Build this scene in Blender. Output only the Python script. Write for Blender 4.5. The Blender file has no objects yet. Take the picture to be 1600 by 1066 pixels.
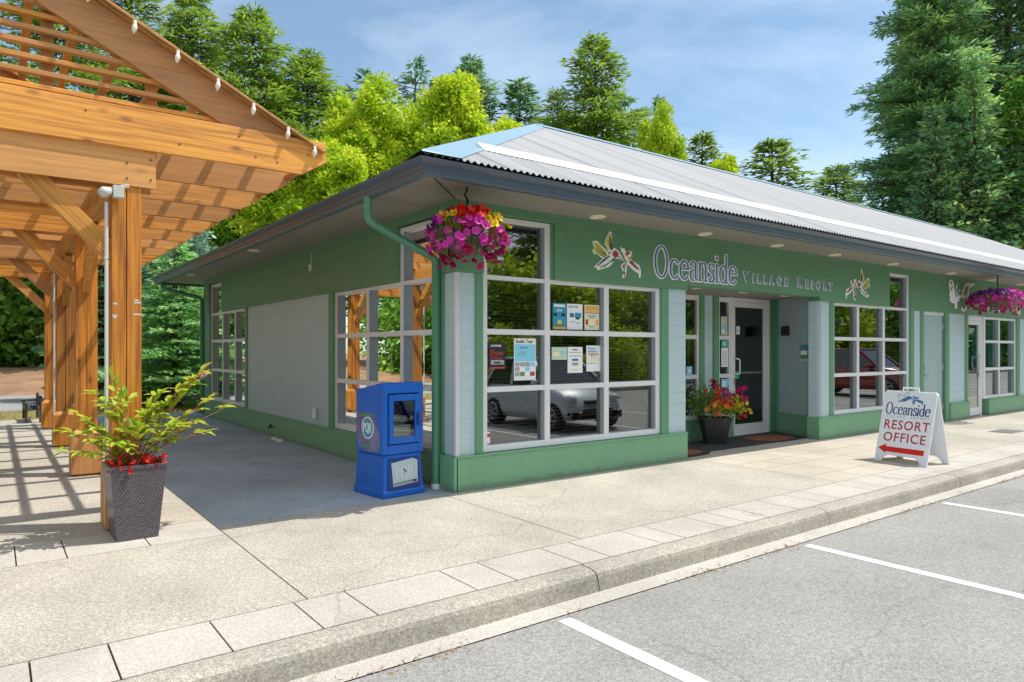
import bpy, math, random
import numpy as np
from mathutils import Vector, Matrix
C = bpy.context.scene.collection
S = bpy.context.scene
R = math.radians
# ------------------------------------------------------------------ camera
cam = bpy.data.cameras.new('camera'); cam.sensor_width = 36; cam.lens = 24.3
cam.shift_x = 0.0; cam.shift_y = -0.009375 * -1
cam.clip_start = 0.05; cam.clip_end = 2000
co = bpy.data.objects.new('camera', cam); C.objects.link(co)
co.location = (-3.897, -6.186, 1.5); co.rotation_euler = (R(90), 0, -math.atan2(.6, .8))
S.camera = co
# ------------------------------------------------------------------ sun, sky
SUN = Vector((.45, -.262, 1)).normalized()
elev = math.asin(SUN.z); azim = math.atan2(SUN.x, SUN.y)
W = bpy.data.worlds.new("World"); S.world = W; W.use_nodes = True
wn = W.node_tree; wn.nodes.clear()
def wnode(t, **k):
    n = wn.nodes.new(t)
    for a, b in k.items(): setattr(n, a, b)
    return n
sky = wnode('ShaderNodeTexSky', sky_type='NISHITA'); sky.sun_disc = False
sky.sun_elevation = elev; sky.sun_rotation = azim
sky.air_density = 1.0; sky.dust_density = 0.6; sky.ozone_density = 1.3; sky.altitude = 50
tc = wnode('ShaderNodeTexCoord'); mp = wnode('ShaderNodeMapping'); mp.inputs['Scale'].default_value = (1.0, 1.7, 3.4)
mp.inputs['Rotation'].default_value = (0.1, 0.12, 0.75)
nz = wnode('ShaderNodeTexNoise'); nz.inputs['Scale'].default_value = 1.25; nz.inputs['Detail'].default_value = 9; nz.inputs['Roughness'].default_value = .56
nz.inputs['Distortion'].default_value = .9
cr = wnode('ShaderNodeValToRGB'); cr.color_ramp.elements[0].position = .45; cr.color_ramp.elements[1].position = .80
cr.color_ramp.elements[0].color = (0.07, 0.07, 0.07, 1); cr.color_ramp.elements[1].color = (.46, .46, .46, 1)
mx = wnode('ShaderNodeMixRGB'); mx.inputs['Color2'].default_value = (9.2, 9.7, 10.4, 1)
bg = wnode('ShaderNodeBackground'); bg.inputs['Strength'].default_value = .098
wo = wnode('ShaderNodeOutputWorld')
L = wn.links.new
sxy = wnode('ShaderNodeSeparateXYZ'); L(tc.outputs['Generated'], sxy.inputs[0])
sm_ = wnode('ShaderNodeMapRange', interpolation_type='SMOOTHSTEP'); sm_.inputs['From Min'].default_value = .25; sm_.inputs['From Max'].default_value = -.45; sm_.inputs['To Min'].default_value = 0; sm_.inputs['To Max'].default_value = .72; L(sxy.outputs['Y'], sm_.inputs['Value'])
nz2 = wnode('ShaderNodeTexNoise'); nz2.inputs['Scale'].default_value = 2.2; nz2.inputs['Detail'].default_value = 6; L(tc.outputs['Generated'], nz2.inputs['Vector'])
nr2 = wnode('ShaderNodeMapRange'); nr2.inputs['From Min'].default_value = .3; nr2.inputs['From Max'].default_value = .6; nr2.inputs['To Min'].default_value = .55; L(nz2.outputs['Fac'], nr2.inputs['Value'])
mlt = wnode('ShaderNodeMath', operation='MULTIPLY'); L(sm_.outputs[0], mlt.inputs[0]); L(nr2.outputs[0], mlt.inputs[1])
mxx = wnode('ShaderNodeMath', operation='MAXIMUM'); L(cr.outputs['Color'], mxx.inputs[0]); L(mlt.outputs[0], mxx.inputs[1])
L(tc.outputs['Generated'], mp.inputs['Vector']); L(mp.outputs[0], nz.inputs['Vector']); L(nz.outputs['Fac'], cr.inputs['Fac'])
L(mxx.outputs[0], mx.inputs['Fac']); tint = wnode('ShaderNodeMixRGB', blend_type='MULTIPLY'); tint.inputs['Fac'].default_value = 1; tint.inputs['Color2'].default_value = (.84, 1.03, 1.04, 1); L(sky.outputs[0], tint.inputs['Color1']); L(tint.outputs[0], mx.inputs['Color1']); L(mx.outputs[0], bg.inputs['Color']); L(bg.outputs[0], wo.inputs['Surface'])
sl = bpy.data.lights.new('sun', 'SUN'); sl.energy = 2.9; sl.angle = R(.5); sl.color = (1, .945, .86)
so = bpy.data.objects.new('sun', sl); C.objects.link(so)
so.rotation_euler = (-SUN).to_track_quat('-Z', 'Y').to_euler(); so.location = (10, -10, 30)
S.view_settings.view_transform = 'Standard'; S.view_settings.look = 'None'; S.view_settings.gamma = 1
S.view_settings.exposure = 0.68
S.render.engine = 'CYCLES'
S.cycles.max_bounces = 8; S.cycles.diffuse_bounces = 4; S.cycles.transparent_max_bounces = 12
# ------------------------------------------------------------------ materials
MATS = {}
def mat(name, col, rough=.7, metal=0, var=.0, vscale=4, bump=0, bscale=30, stretch=(1, 1, 1), spec=.5, rand=0, col2=None, detail=6, bdist=.01, coat=0):
    if name in MATS: return MATS[name]
    m = bpy.data.materials.new(name); m.use_nodes = True; nt = m.node_tree; N = nt.nodes; K = nt.links.new
    b = N['Principled BSDF']
    b.inputs['Base Color'].default_value = (*col, 1); b.inputs['Roughness'].default_value = rough; b.inputs['Metallic'].default_value = metal
    b.inputs['Specular IOR Level'].default_value = spec
    if coat: b.inputs['Coat Weight'].default_value = coat
    out = None
    if var or bump:
        t = N.new('ShaderNodeTexCoord'); p = N.new('ShaderNodeMapping'); p.inputs['Scale'].default_value = stretch
        K(t.outputs['Object'], p.inputs['Vector'])
    if var:
        n = N.new('ShaderNodeTexNoise'); n.inputs['Scale'].default_value = vscale; n.inputs['Detail'].default_value = detail; n.inputs['Roughness'].default_value = .62
        K(p.outputs[0], n.inputs['Vector'])
        mr = N.new('ShaderNodeMapRange'); mr.inputs['From Min'].default_value = .28; mr.inputs['From Max'].default_value = .72
        K(n.outputs['Fac'], mr.inputs['Value'])
        mi = N.new('ShaderNodeMixRGB')
        c2 = col2 or tuple(min(1, c * (1 + var)) for c in col)
        mi.inputs['Color1'].default_value = (*[c * (1 - var) for c in col], 1); mi.inputs['Color2'].default_value = (*c2, 1)
        K(mr.outputs[0], mi.inputs['Fac']); out = mi.outputs[0]
    if rand:
        oi = N.new('ShaderNodeObjectInfo'); hs = N.new('ShaderNodeHueSaturation')
        mr2 = N.new('ShaderNodeMapRange'); mr2.inputs['To Min'].default_value = 1 - rand; mr2.inputs['To Max'].default_value = 1 + rand
        K(oi.outputs['Random'], mr2.inputs['Value']); K(mr2.outputs[0], hs.inputs['Value'])
        if out: K(out, hs.inputs['Color'])
        else: hs.inputs['Color'].default_value = (*col, 1)
        out = hs.outputs[0]
    if out: K(out, b.inputs['Base Color'])
    if bump:
        n2 = N.new('ShaderNodeTexNoise'); n2.inputs['Scale'].default_value = bscale; n2.inputs['Detail'].default_value = 5
        K(p.outputs[0], n2.inputs['Vector']); bu = N.new('ShaderNodeBump'); bu.inputs['Strength'].default_value = bump; bu.inputs['Distance'].default_value = bdist
        K(n2.outputs['Fac'], bu.inputs['Height']); K(bu.outputs[0], b.inputs['Normal'])
    MATS[name] = m; return m
def wood(name, axis, base=(.86, .37, .045), dark=(.46, .16, .022)):
    m = bpy.data.materials.new(name); m.use_nodes = True; nt = m.node_tree; N = nt.nodes; K = nt.links.new; b = N['Principled BSDF']
    t = N.new('ShaderNodeTexCoord'); oi = N.new('ShaderNodeObjectInfo')
    ad = N.new('ShaderNodeVectorMath'); ad.operation = 'ADD'; cx = N.new('ShaderNodeCombineXYZ')
    mu = N.new('ShaderNodeMath'); mu.operation = 'MULTIPLY'; mu.inputs[1].default_value = 37
    K(oi.outputs['Random'], mu.inputs[0]); [K(mu.outputs[0], cx.inputs[i]) for i in range(3)]
    K(t.outputs['Object'], ad.inputs[0]); K(cx.outputs[0], ad.inputs[1])
    p = N.new('ShaderNodeMapping'); s = [1, 1, 1]; s = [26, 26, 26]; s[axis] = .9; p.inputs['Scale'].default_value = s; K(ad.outputs[0], p.inputs['Vector'])
    n = N.new('ShaderNodeTexNoise'); n.inputs['Scale'].default_value = 1.5; n.inputs['Detail'].default_value = 8; n.inputs['Distortion'].default_value = .35; K(p.outputs[0], n.inputs['Vector'])
    g = N.new('ShaderNodeTexNoise'); g.inputs['Scale'].default_value = 11; g.inputs['Detail'].default_value = 4; K(p.outputs[0], g.inputs['Vector'])
    # knots
    p2 = N.new('ShaderNodeMapping'); s2 = [5.2, 5.2, 5.2]; s2[axis] = 2.3; p2.inputs['Scale'].default_value = s2; K(ad.outputs[0], p2.inputs['Vector'])
    vo = N.new('ShaderNodeTexVoronoi'); vo.inputs['Scale'].default_value = 1.0; K(p2.outputs[0], vo.inputs['Vector'])
    kr = N.new('ShaderNodeMapRange'); kr.inputs['From Min'].default_value = .04; kr.inputs['From Max'].default_value = .17; kr.inputs['To Min'].default_value = .9; kr.inputs['To Max'].default_value = 0; K(vo.outputs['Distance'], kr.inputs['Value'])
    cr = N.new('ShaderNodeValToRGB'); e = cr.color_ramp.elements; e[0].position = .34; e[1].position = .60
    e[0].color = (*dark, 1); e[1].color = (*base, 1); K(n.outputs['Fac'], cr.inputs['Fac'])
    mi = N.new('ShaderNodeMixRGB'); mi.blend_type = 'MULTIPLY'; mi.inputs['Fac'].default_value = .28; K(cr.outputs[0], mi.inputs['Color1']); K(g.outputs['Fac'], mi.inputs['Color2'])
    mk = N.new('ShaderNodeMixRGB'); K(kr.outputs[0], mk.inputs['Fac']); K(mi.outputs[0], mk.inputs['Color1']); mk.inputs['Color2'].default_value = (.13, .035, .01, 1)
    tn = N.new('ShaderNodeMixRGB'); tn.inputs['Color2'].default_value = (.56, .29, .12, 1); fr_ = N.new('ShaderNodeMath'); fr_.operation = 'MULTIPLY'; fr_.inputs[1].default_value = 7.31; K(oi.outputs['Random'], fr_.inputs[0]); ff = N.new('ShaderNodeMath'); ff.operation = 'FRACT'; K(fr_.outputs[0], ff.inputs[0]); fm = N.new('ShaderNodeMath'); fm.operation = 'MULTIPLY'; fm.inputs[1].default_value = .7; K(ff.outputs[0], fm.inputs[0]); K(fm.outputs[0], tn.inputs['Fac']); K(mk.outputs[0], tn.inputs['Color1']); mk = tn
    hs = N.new('ShaderNodeHueSaturation'); mr = N.new('ShaderNodeMapRange'); mr.inputs['To Min'].default_value = .75; mr.inputs['To Max'].default_value = 1.25; K(oi.outputs['Random'], mr.inputs['Value']); K(mr.outputs[0], hs.inputs['Value'])
    hs.inputs['Hue'].default_value = .5; K(mk.outputs[0], hs.inputs['Color']); K(hs.outputs[0], b.inputs['Base Color'])
    b.inputs['Roughness'].default_value = .55
    bu = N.new('ShaderNodeBump'); bu.inputs['Strength'].default_value = .25; bu.inputs['Distance'].default_value = .004; K(g.outputs['Fac'], bu.inputs['Height']); K(bu.outputs[0], b.inputs['Normal'])
    return m
woodX, woodY, woodZ = wood('stained_timber_x', 0), wood('stained_timber_y', 1), wood('stained_timber_z', 2, (.74, .28, .03), (.34, .105, .015))
woodD = wood('shaded_timber', 0, (.44, .18, .06), (.24, .085, .03))  # shade on the rafters is painted into this darker timber colour
def leafmat(name, cols, trans=.3, rough=.5):
    m = bpy.data.materials.new(name); m.use_nodes = True; nt = m.node_tree; N = nt.nodes; K = nt.links.new; b = N['Principled BSDF']; o = N['Material Output']
    g = N.new('ShaderNodeNewGeometry'); cr = N.new('ShaderNodeValToRGB'); e = cr.color_ramp.elements
    while len(e) < len(cols): e.new(.5)
    for i, c in enumerate(cols): e[i].position = i / (len(cols) - 1); e[i].color = (*c, 1)
    t = N.new('ShaderNodeTexCoord'); n = N.new('ShaderNodeTexNoise'); n.inputs['Scale'].default_value = .7; n.inputs['Detail'].default_value = 2; K(t.outputs['Object'], n.inputs['Vector'])
    ma = N.new('ShaderNodeMath'); ma.operation = 'MULTIPLY_ADD'; ma.inputs[1].default_value = .55; K(g.outputs['Random Per Island'], ma.inputs[0])
    mb = N.new('ShaderNodeMapRange'); mb.inputs['From Min'].default_value = .3; mb.inputs['From Max'].default_value = .7; mb.inputs['To Max'].default_value = .45; K(n.outputs['Fac'], mb.inputs['Value'])
    K(mb.outputs[0], ma.inputs[2]); K(ma.outputs[0], cr.inputs['Fac'])
    K(cr.outputs[0], b.inputs['Base Color']); b.inputs['Roughness'].default_value = rough; b.inputs['Specular IOR Level'].default_value = .35
    tr = N.new('ShaderNodeBsdfTranslucent'); K(cr.outputs[0], tr.inputs['Color'])
    mi = N.new('ShaderNodeMixShader'); mi.inputs['Fac'].default_value = trans; K(b.outputs[0], mi.inputs[1]); K(tr.outputs[0], mi.inputs[2]); K(mi.outputs[0], o.inputs['Surface'])
    return m
def glassmat(name, refl=.26, tint=(.62, .67, .66)):
    m = bpy.data.materials.new(name); m.use_nodes = True; nt = m.node_tree; N = nt.nodes; K = nt.links.new; o = N['Material Output']; N.remove(N['Principled BSDF'])
    gl = N.new('ShaderNodeBsdfGlossy'); gl.inputs['Roughness'].default_value = .0; gl.inputs['Color'].default_value = (.96, 1, .98, 1)
    tr = N.new('ShaderNodeBsdfTransparent'); tr.inputs['Color'].default_value = (*tint, 1)
    fr = N.new('ShaderNodeFresnel'); fr.inputs['IOR'].default_value = 1.55
    ma = N.new('ShaderNodeMath'); ma.operation = 'MULTIPLY_ADD'; ma.inputs[1].default_value = 1.4; ma.inputs[2].default_value = refl; ma.use_clamp = True; K(fr.outputs[0], ma.inputs[0])
    tx = N.new('ShaderNodeTexCoord'); nz = N.new('ShaderNodeTexNoise'); nz.inputs['Scale'].default_value = .9; nz.inputs['Detail'].default_value = 1; K(tx.outputs['Object'], nz.inputs['Vector'])
    bu = N.new('ShaderNodeBump'); bu.inputs['Strength'].default_value = .035; bu.inputs['Distance'].default_value = .012; K(nz.outputs['Fac'], bu.inputs['Height']); K(bu.outputs[0], gl.inputs['Normal'])
    mi = N.new('ShaderNodeMixShader'); K(ma.outputs[0], mi.inputs['Fac']); K(tr.outputs[0], mi.inputs[1]); K(gl.outputs[0], mi.inputs[2]); K(mi.outputs[0], o.inputs['Surface'])
    return m
def concrete(name, col, speck=.35, rough=.85, joints=None, stain=.25, scale_=150, wear=0):
    m = bpy.data.materials.new(name); m.use_nodes = True; nt = m.node_tree; N = nt.nodes; K = nt.links.new; b = N['Principled BSDF']
    t = N.new('ShaderNodeTexCoord')
    a = N.new('ShaderNodeTexVoronoi'); a.inputs['Scale'].default_value = scale_; K(t.outputs['Object'], a.inputs['Vector'])
    n = N.new('ShaderNodeTexNoise'); n.inputs['Scale'].default_value = .8; n.inputs['Detail'].default_value = 7; n.inputs['Roughness'].default_value = .6; K(t.outputs['Object'], n.inputs['Vector'])
    n2 = N.new('ShaderNodeTexNoise'); n2.inputs['Scale'].default_value = 42; n2.inputs['Detail'].default_value = 4; K(t.outputs['Object'], n2.inputs['Vector'])
    mr = N.new('ShaderNodeMapRange'); mr.inputs['From Min'].default_value = .3; mr.inputs['From Max'].default_value = .7; mr.inputs['To Min'].default_value = 1 - stain; mr.inputs['To Max'].default_value = 1 + stain * .35; K(n.outputs['Fac'], mr.inputs['Value'])
    sp = N.new('ShaderNodeSeparateColor'); K(a.outputs['Color'], sp.inputs[0])
    m2 = N.new('ShaderNodeMapRange'); m2.inputs['To Min'].default_value = 1 - speck; m2.inputs['To Max'].default_value = 1 + speck * .6; K(sp.outputs[0], m2.inputs['Value'])
    m3 = N.new('ShaderNodeMapRange'); m3.inputs['From Min'].default_value = .3; m3.inputs['From Max'].default_value = .7; m3.inputs['To Min'].default_value = 1 - speck * .55; m3.inputs['To Max'].default_value = 1 + speck * .4; K(n2.outputs['Fac'], m3.inputs['Value'])
    x1 = N.new('ShaderNodeMath'); x1.operation = 'MULTIPLY'; K(mr.outputs[0], x1.inputs[0]); K(m2.outputs[0], x1.inputs[1])
    x2 = N.new('ShaderNodeMath'); x2.operation = 'MULTIPLY'; K(x1.outputs[0], x2.inputs[0]); K(m3.outputs[0], x2.inputs[1])
    if wear:
        # thin wandering cracks, dark drips and scuffs of their own shape
        nd = N.new('ShaderNodeTexNoise'); nd.inputs['Scale'].default_value = 1.3; nd.inputs['Detail'].default_value = 6; K(t.outputs['Object'], nd.inputs['Vector'])
        vm0 = N.new('ShaderNodeVectorMath'); vm0.operation = 'MULTIPLY_ADD'; vm0.inputs[1].default_value = (.9, .9, .9); K(nd.outputs['Color'], vm0.inputs[0]); K(t.outputs['Object'], vm0.inputs[2])
        vc = N.new('ShaderNodeTexVoronoi'); vc.feature = 'DISTANCE_TO_EDGE'; vc.inputs['Scale'].default_value = .33; K(vm0.outputs[0], vc.inputs['Vector'])
        c1 = N.new('ShaderNodeMapRange'); c1.inputs['From Min'].default_value = .0012; c1.inputs['From Max'].default_value = .0045; c1.inputs['To Min'].default_value = 1 - wear * .8; K(vc.outputs['Distance'], c1.inputs['Value'])
        vs_ = N.new('ShaderNodeTexVoronoi'); vs_.inputs['Scale'].default_value = 1.1; K(vm0.outputs[0], vs_.inputs['Vector'])
        c2 = N.new('ShaderNodeMapRange'); c2.interpolation_type = 'SMOOTHSTEP'; c2.inputs['From Min'].default_value = .04; c2.inputs['From Max'].default_value = .20; c2.inputs['To Min'].default_value = 1 - wear * .45; K(vs_.outputs['Distance'], c2.inputs['Value'])
        vd = N.new('ShaderNodeTexVoronoi'); vd.inputs['Scale'].default_value = 5.5; K(t.outputs['Object'], vd.inputs['Vector'])
        c3 = N.new('ShaderNodeMapRange'); c3.inputs['From Min'].default_value = .035; c3.inputs['From Max'].default_value = .06; c3.inputs['To Min'].default_value = 1 - wear * .6; K(vd.outputs['Distance'], c3.inputs['Value'])
        for c_ in (c1, c2, c3): xx = N.new('ShaderNodeMath'); xx.operation = 'MULTIPLY'; K(x2.outputs[0], xx.inputs[0]); K(c_.outputs[0], xx.inputs[1]); x2 = xx
    vm = N.new('ShaderNodeVectorMath'); vm.operation = 'SCALE'; vm.inputs[0].default_value = col; K(x2.outputs[0], vm.inputs['Scale']); K(vm.outputs[0], b.inputs['Base Color'])
    b.inputs['Roughness'].default_value = rough; b.inputs['Specular IOR Level'].default_value = .3
    bu = N.new('ShaderNodeBump'); bu.inputs['Strength'].default_value = .35; bu.inputs['Distance'].default_value = .004; K(a.outputs['Distance'], bu.inputs['Height']); K(bu.outputs[0], b.inputs['Normal'])
    return m
# ------------------------------------------------------------------ mesh helpers
def tag(o, label=None, cat=None, group=None, kind=None):
    for k, v in (('label', label), ('category', cat), ('group', group), ('kind', kind)):
        if v: o[k] = v
    return o
def thing(name, label, cat, loc=(0, 0, 0), rz=0, group=None):
    o = bpy.data.objects.new(name, None); C.objects.link(o); o.location = loc; o.rotation_euler = (0, 0, rz); o.empty_display_size = .2
    return tag(o, label, cat, group)
def origin(o):
    v = Vector((0, 0, 0))
    while o: v += o.location; o = o.parent
    return v
class MB:
    def __init__(s, T=None): s.v = []; s.f = []; s.T = T
    def add(s, vs, fs):
        n = len(s.v)
        if s.T: vs = [s.T(*p) for p in vs]
        s.v += [tuple(p) for p in vs]; s.f += [tuple(i + n for i in q) for q in fs]; return s
    def box(s, x0, x1, y0, y1, z0, z1):
        return s.add([(x0, y0, z0), (x1, y0, z0), (x1, y1, z0), (x0, y1, z0), (x0, y0, z1), (x1, y0, z1), (x1, y1, z1), (x0, y1, z1)],
                     [(0, 3, 2, 1), (4, 5, 6, 7), (0, 1, 5, 4), (1, 2, 6, 5), (2, 3, 7, 6), (3, 0, 4, 7)])
    def bar(s, p, q, w, h, up=(0, 0, 1)):
        p, q = Vector([float(c_) for c_ in p]), Vector([float(c_) for c_ in q]); d = (q - p).normalized(); u = Vector(up)
        a = d.cross(u)
        if a.length < 1e-4: a = d.cross(Vector((0, 1, 0)))
        a.normalize(); b = a.cross(d).normalized(); a *= w / 2; b *= h / 2
        vs = [c + i * a + j * b for c in (p, q) for i, j in ((-1, -1), (1, -1), (1, 1), (-1, 1))]
        return s.add(vs, [(0, 1, 2, 3), (7, 6, 5, 4), (0, 4, 5, 1), (1, 5, 6, 2), (2, 6, 7, 3), (3, 7, 4, 0)])
    def tube(s, pts, r, n=8, cap=True):
        pts = [Vector([float(c_) for c_ in p]) for p in pts]; rs = [float(q) for q in r] if isinstance(r, (list, tuple)) else [float(r)] * len(pts)
        vs = []; fs = []; ref = None
        for i, p in enumerate(pts):
            d = (pts[min(i + 1, len(pts) - 1)] - pts[max(i - 1, 0)]).normalized()
            if ref is None:
                ref = d.cross(Vector((0, 0, 1)))
                if ref.length < .05: ref = d.cross(Vector((0, 1, 0)))
            ref = (ref - d * ref.dot(d)).normalized(); o = d.cross(ref)
            vs += [p + rs[i] * (math.cos(2 * math.pi * k / n) * ref + math.sin(2 * math.pi * k / n) * o) for k in range(n)]
        for i in range(len(pts) - 1):
            for k in range(n): a = i * n + k; b = i * n + (k + 1) % n; fs.append((a, b, b + n, a + n))
        if cap: fs.append(tuple(range(n - 1, -1, -1))); fs.append(tuple((len(pts) - 1) * n + k for k in range(n)))
        return s.add(vs, fs)
    def prism(s, poly, fn, d0, d1):           # poly in 2-D, fn(u, v, depth) -> 3-D
        n = len(poly)
        vs = [fn(u, v, d0) for u, v in poly] + [fn(u, v, d1) for u, v in poly]
        return s.add(vs, [tuple(range(n)), tuple(range(2 * n - 1, n - 1, -1))] + [(i, i + n, (i + 1) % n + n, (i + 1) % n) for i in range(n)])
    def lathe(s, prof, c=(0, 0), n=16):
        vs = [(c[0] + r * math.cos(2 * math.pi * k / n), c[1] + r * math.sin(2 * math.pi * k / n), z) for r, z in prof for k in range(n)]
        fs = [(i * n + k, i * n + (k + 1) % n, (i + 1) * n + (k + 1) % n, (i + 1) * n + k) for i in range(len(prof) - 1) for k in range(n)]
        return s.add(vs, fs)
    def build(s, name, m, parent=None, local=False, bevel=0, smooth=False, label=None):
        off = Vector((0, 0, 0)) if (local or not parent) else origin(parent)
        me = bpy.data.meshes.new(name)
        me.from_pydata([(x - off.x, y - off.y, z - off.z) for x, y, z in s.v], [], s.f); me.materials.append(m)
        me.update()
        if smooth: me.polygons.foreach_set('use_smooth', [True] * len(me.polygons))
        o = bpy.data.objects.new(name, me); C.objects.link(o)
        if parent: o.parent = parent
        if bevel:
            b = o.modifiers.new('b', 'BEVEL'); b.width = bevel; b.segments = 2; b.limit_method = 'ANGLE'
        if label: o['label'] = label
        return o
def npmesh(name, V, F, m, parent=None, loc=None):     # V (n,3), F (k,4 or 3)
    me = bpy.data.meshes.new(name); k = F.shape[1]
    me.vertices.add(len(V)); me.vertices.foreach_set('co', np.asarray(V, dtype=np.float32).ravel())
    me.loops.add(F.size); me.loops.foreach_set('vertex_index', F.astype(np.int32).ravel())
    me.polygons.add(len(F)); me.polygons.foreach_set('loop_start', np.arange(0, F.size, k, dtype=np.int32)); me.polygons.foreach_set('loop_total', np.full(len(F), k, dtype=np.int32))
    me.materials.append(m); me.update(); me.validate()
    o = bpy.data.objects.new(name, me); C.objects.link(o)
    if parent: o.parent = parent
    if loc: o.location = loc
    return o
def struct(o): o['kind'] = 'structure'; return o
def recalc(o):
    import bmesh
    b = bmesh.new(); b.from_mesh(o.data); bmesh.ops.recalc_face_normals(b, faces=b.faces); b.to_mesh(o.data); b.free(); return o
def cards(P, D, l, w, rng, flat=None):
    """leaf quads: base P, direction D, length l, width w"""
    n = len(P); D = D / (np.linalg.norm(D, axis=1, keepdims=True) + 1e-9)
    U = rng.normal(size=(n, 3)) if flat is None else flat + rng.normal(size=(n, 3)) * .45
    Wd = np.cross(D, U); Wd /= (np.linalg.norm(Wd, axis=1, keepdims=True) + 1e-9)
    l = np.broadcast_to(np.asarray(l, float).reshape(-1, 1), (n, 1)); w = np.broadcast_to(np.asarray(w, float).reshape(-1, 1), (n, 1))
    V = np.stack([P, P + D * l * .45 + Wd * w * .5, P + D * l, P + D * l * .45 - Wd * w * .5], axis=1).reshape(-1, 3)
    return V, np.arange(4 * n).reshape(-1, 4)
# text: mesh from the built-in font, placed by fn(u, v) on a plane
def text(name, s, size, M, m, parent, ext=.004, xs=1.0, spacing=1.0, align='LEFT', bold=0, label=None):
    cu = bpy.data.curves.new(name, 'FONT'); cu.body = s; cu.size = size; cu.extrude = ext; cu.space_character = spacing; cu.align_x = align; cu.offset = bold
    cu.resolution_u = 3
    t = bpy.data.objects.new('tmp', cu); C.objects.link(t); bpy.context.view_layer.update()
    me = bpy.data.meshes.new_from_object(t.evaluated_get(bpy.context.evaluated_depsgraph_get()))
    bpy.data.objects.remove(t)
    off = origin(parent) if parent and not parent.get('_loc') else Vector((0, 0, 0))
    for v in me.vertices:
        p = M @ Vector((v.co.x * xs, v.co.y, v.co.z)); v.co = p - off
    me.materials.clear(); me.materials.append(m); me.name = name
    o = bpy.data.objects.new(name, me); C.objects.link(o); o.parent = parent
    if label: o['label'] = label
    return o
# plane frame: u -> ax, v -> ay, outward -> n
def frame(o, ax, ay):
    ax, ay = Vector(ax).normalized(), Vector(ay).normalized(); n = ax.cross(ay)
    return Matrix(((ax.x, ay.x, n.x, o[0]), (ax.y, ay.y, n.y, o[1]), (ax.z, ay.z, n.z, o[2]), (0, 0, 0, 1)))
# serif strokes
def arc(cx, cy, rx, ry, a0, a1, n=18):
    return [(cx + rx * math.cos(R(a0 + (a1 - a0) * i / n)), cy + ry * math.sin(R(a0 + (a1 - a0) * i / n))) for i in range(n + 1)]
def sc(pts, n=6):    # catmull-rom
    P = [pts[0]] + pts + [pts[-1]]; o = []
    for i in range(1, len(P) - 2):
        for k in range(n):
            t = k / n; a, b, c, d = P[i - 1], P[i], P[i + 1], P[i + 2]
            o.append(tuple(.5 * ((2 * b[j]) + (-a[j] + c[j]) * t + (2 * a[j] - 5 * b[j] + 4 * c[j] - d[j]) * t * t + (-a[j] + 3 * b[j] - 3 * c[j] + d[j]) * t ** 3) for j in (0, 1)))
    return o + [pts[-1]]
SER = {
 'O': ([arc(.56, .8, .5, .78, 0, 360, 36)], 1.26),
 'c': ([arc(.44, .5, .36, .48, 42, 318)], .86),
 'e': ([[(.1, .56), (.78, .56)], arc(.44, .5, .36, .48, 8, 318)], .9),
 'a': ([sc([(.12, .76), (.2, .93), (.38, .98), (.54, .88), (.56, .7), (.56, .15), (.72, .04)]), arc(.34, .27, .24, .27, 80, 290)], .8),
 'n': ([[(.16, 0), (.16, .97)], sc([(.16, .72), (.36, .94), (.56, .96), (.68, .8), (.69, .5), (.69, 0)]), [(.03, .02), (.3, .02)], [(.56, .02), (.83, .02)], [(.03, .93), (.16, .97)]], .9),
 's': ([sc([(.56, .78), (.5, .94), (.32, .98), (.14, .86), (.16, .66), (.36, .52), (.54, .38), (.57, .16), (.4, .02), (.2, .03), (.1, .22)])], .68),
 'i': ([[(.17, 0), (.17, .97)], [(.03, .02), (.31, .02)], [(.04, .93), (.17, .97)], [(.17, 1.25), (.17, 1.4)]], .4),
 'd': ([arc(.4, .48, .32, .47, 25, 335), [(.7, 0), (.7, 1.55)], [(.57, 1.5), (.7, 1.55)], [(.7, .03), (.83, .03)]], .92),
 'P': ([[(.15, 0), (.15, 1.5)], sc([(.15, 1.48), (.45, 1.48), (.62, 1.3), (.62, .95), (.45, .75), (.15, .72)]), [(.02, .02), (.3, .02)]], .8),
 'Q': ([arc(.5, .75, .42, .74, 0, 360, 30), [(.5, .2), (.98, -.22)]], 1.05),
 'B': ([[(.15, 0), (.15, 1.5)], sc([(.15, 1.48), (.48, 1.46), (.6, 1.2), (.5, .86), (.15, .8)]), sc([(.15, .8), (.55, .78), (.7, .45), (.58, .05), (.15, .02)])], .85)}
def ribbon(mb, pts, thin, thick, grow, fn, d0, d1):
    n = len(pts); Lf = []; Rt = []; closed = math.dist(pts[0], pts[-1]) < 1e-6
    for i in range(n):
        a, b = (pts[(i - 1) % (n - 1)] if closed else pts[max(i - 1, 0)]), (pts[(i + 1) % (n - 1)] if closed else pts[min(i + 1, n - 1)])
        tx, ty = b[0] - a[0], b[1] - a[1]; l = math.hypot(tx, ty) or 1; tx /= l; ty /= l
        w = (thin + (thick - thin) * abs(ty) ** 1.5) / 2 + grow
        x, y = pts[i]
        if not closed and i == 0: x -= tx * grow; y -= ty * grow
        if not closed and i == n - 1: x += tx * grow; y += ty * grow
        Lf.append((x - ty * w, y + tx * w)); Rt.append((x + ty * w, y - tx * w))
    vs = [fn(u, v, d1) for u, v in Lf] + [fn(u, v, d1) for u, v in Rt] + [fn(u, v, d0) for u, v in Lf] + [fn(u, v, d0) for u, v in Rt]
    fs = []
    for i in range(n - 1):
        fs += [(i, i + n, i + n + 1, i + 1), (i, i + 1, i + 1 + 2 * n, i + 2 * n), (i + n + 1, i + n, i + 3 * n, i + 3 * n + 1)]
    mb.add(vs, fs)
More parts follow.
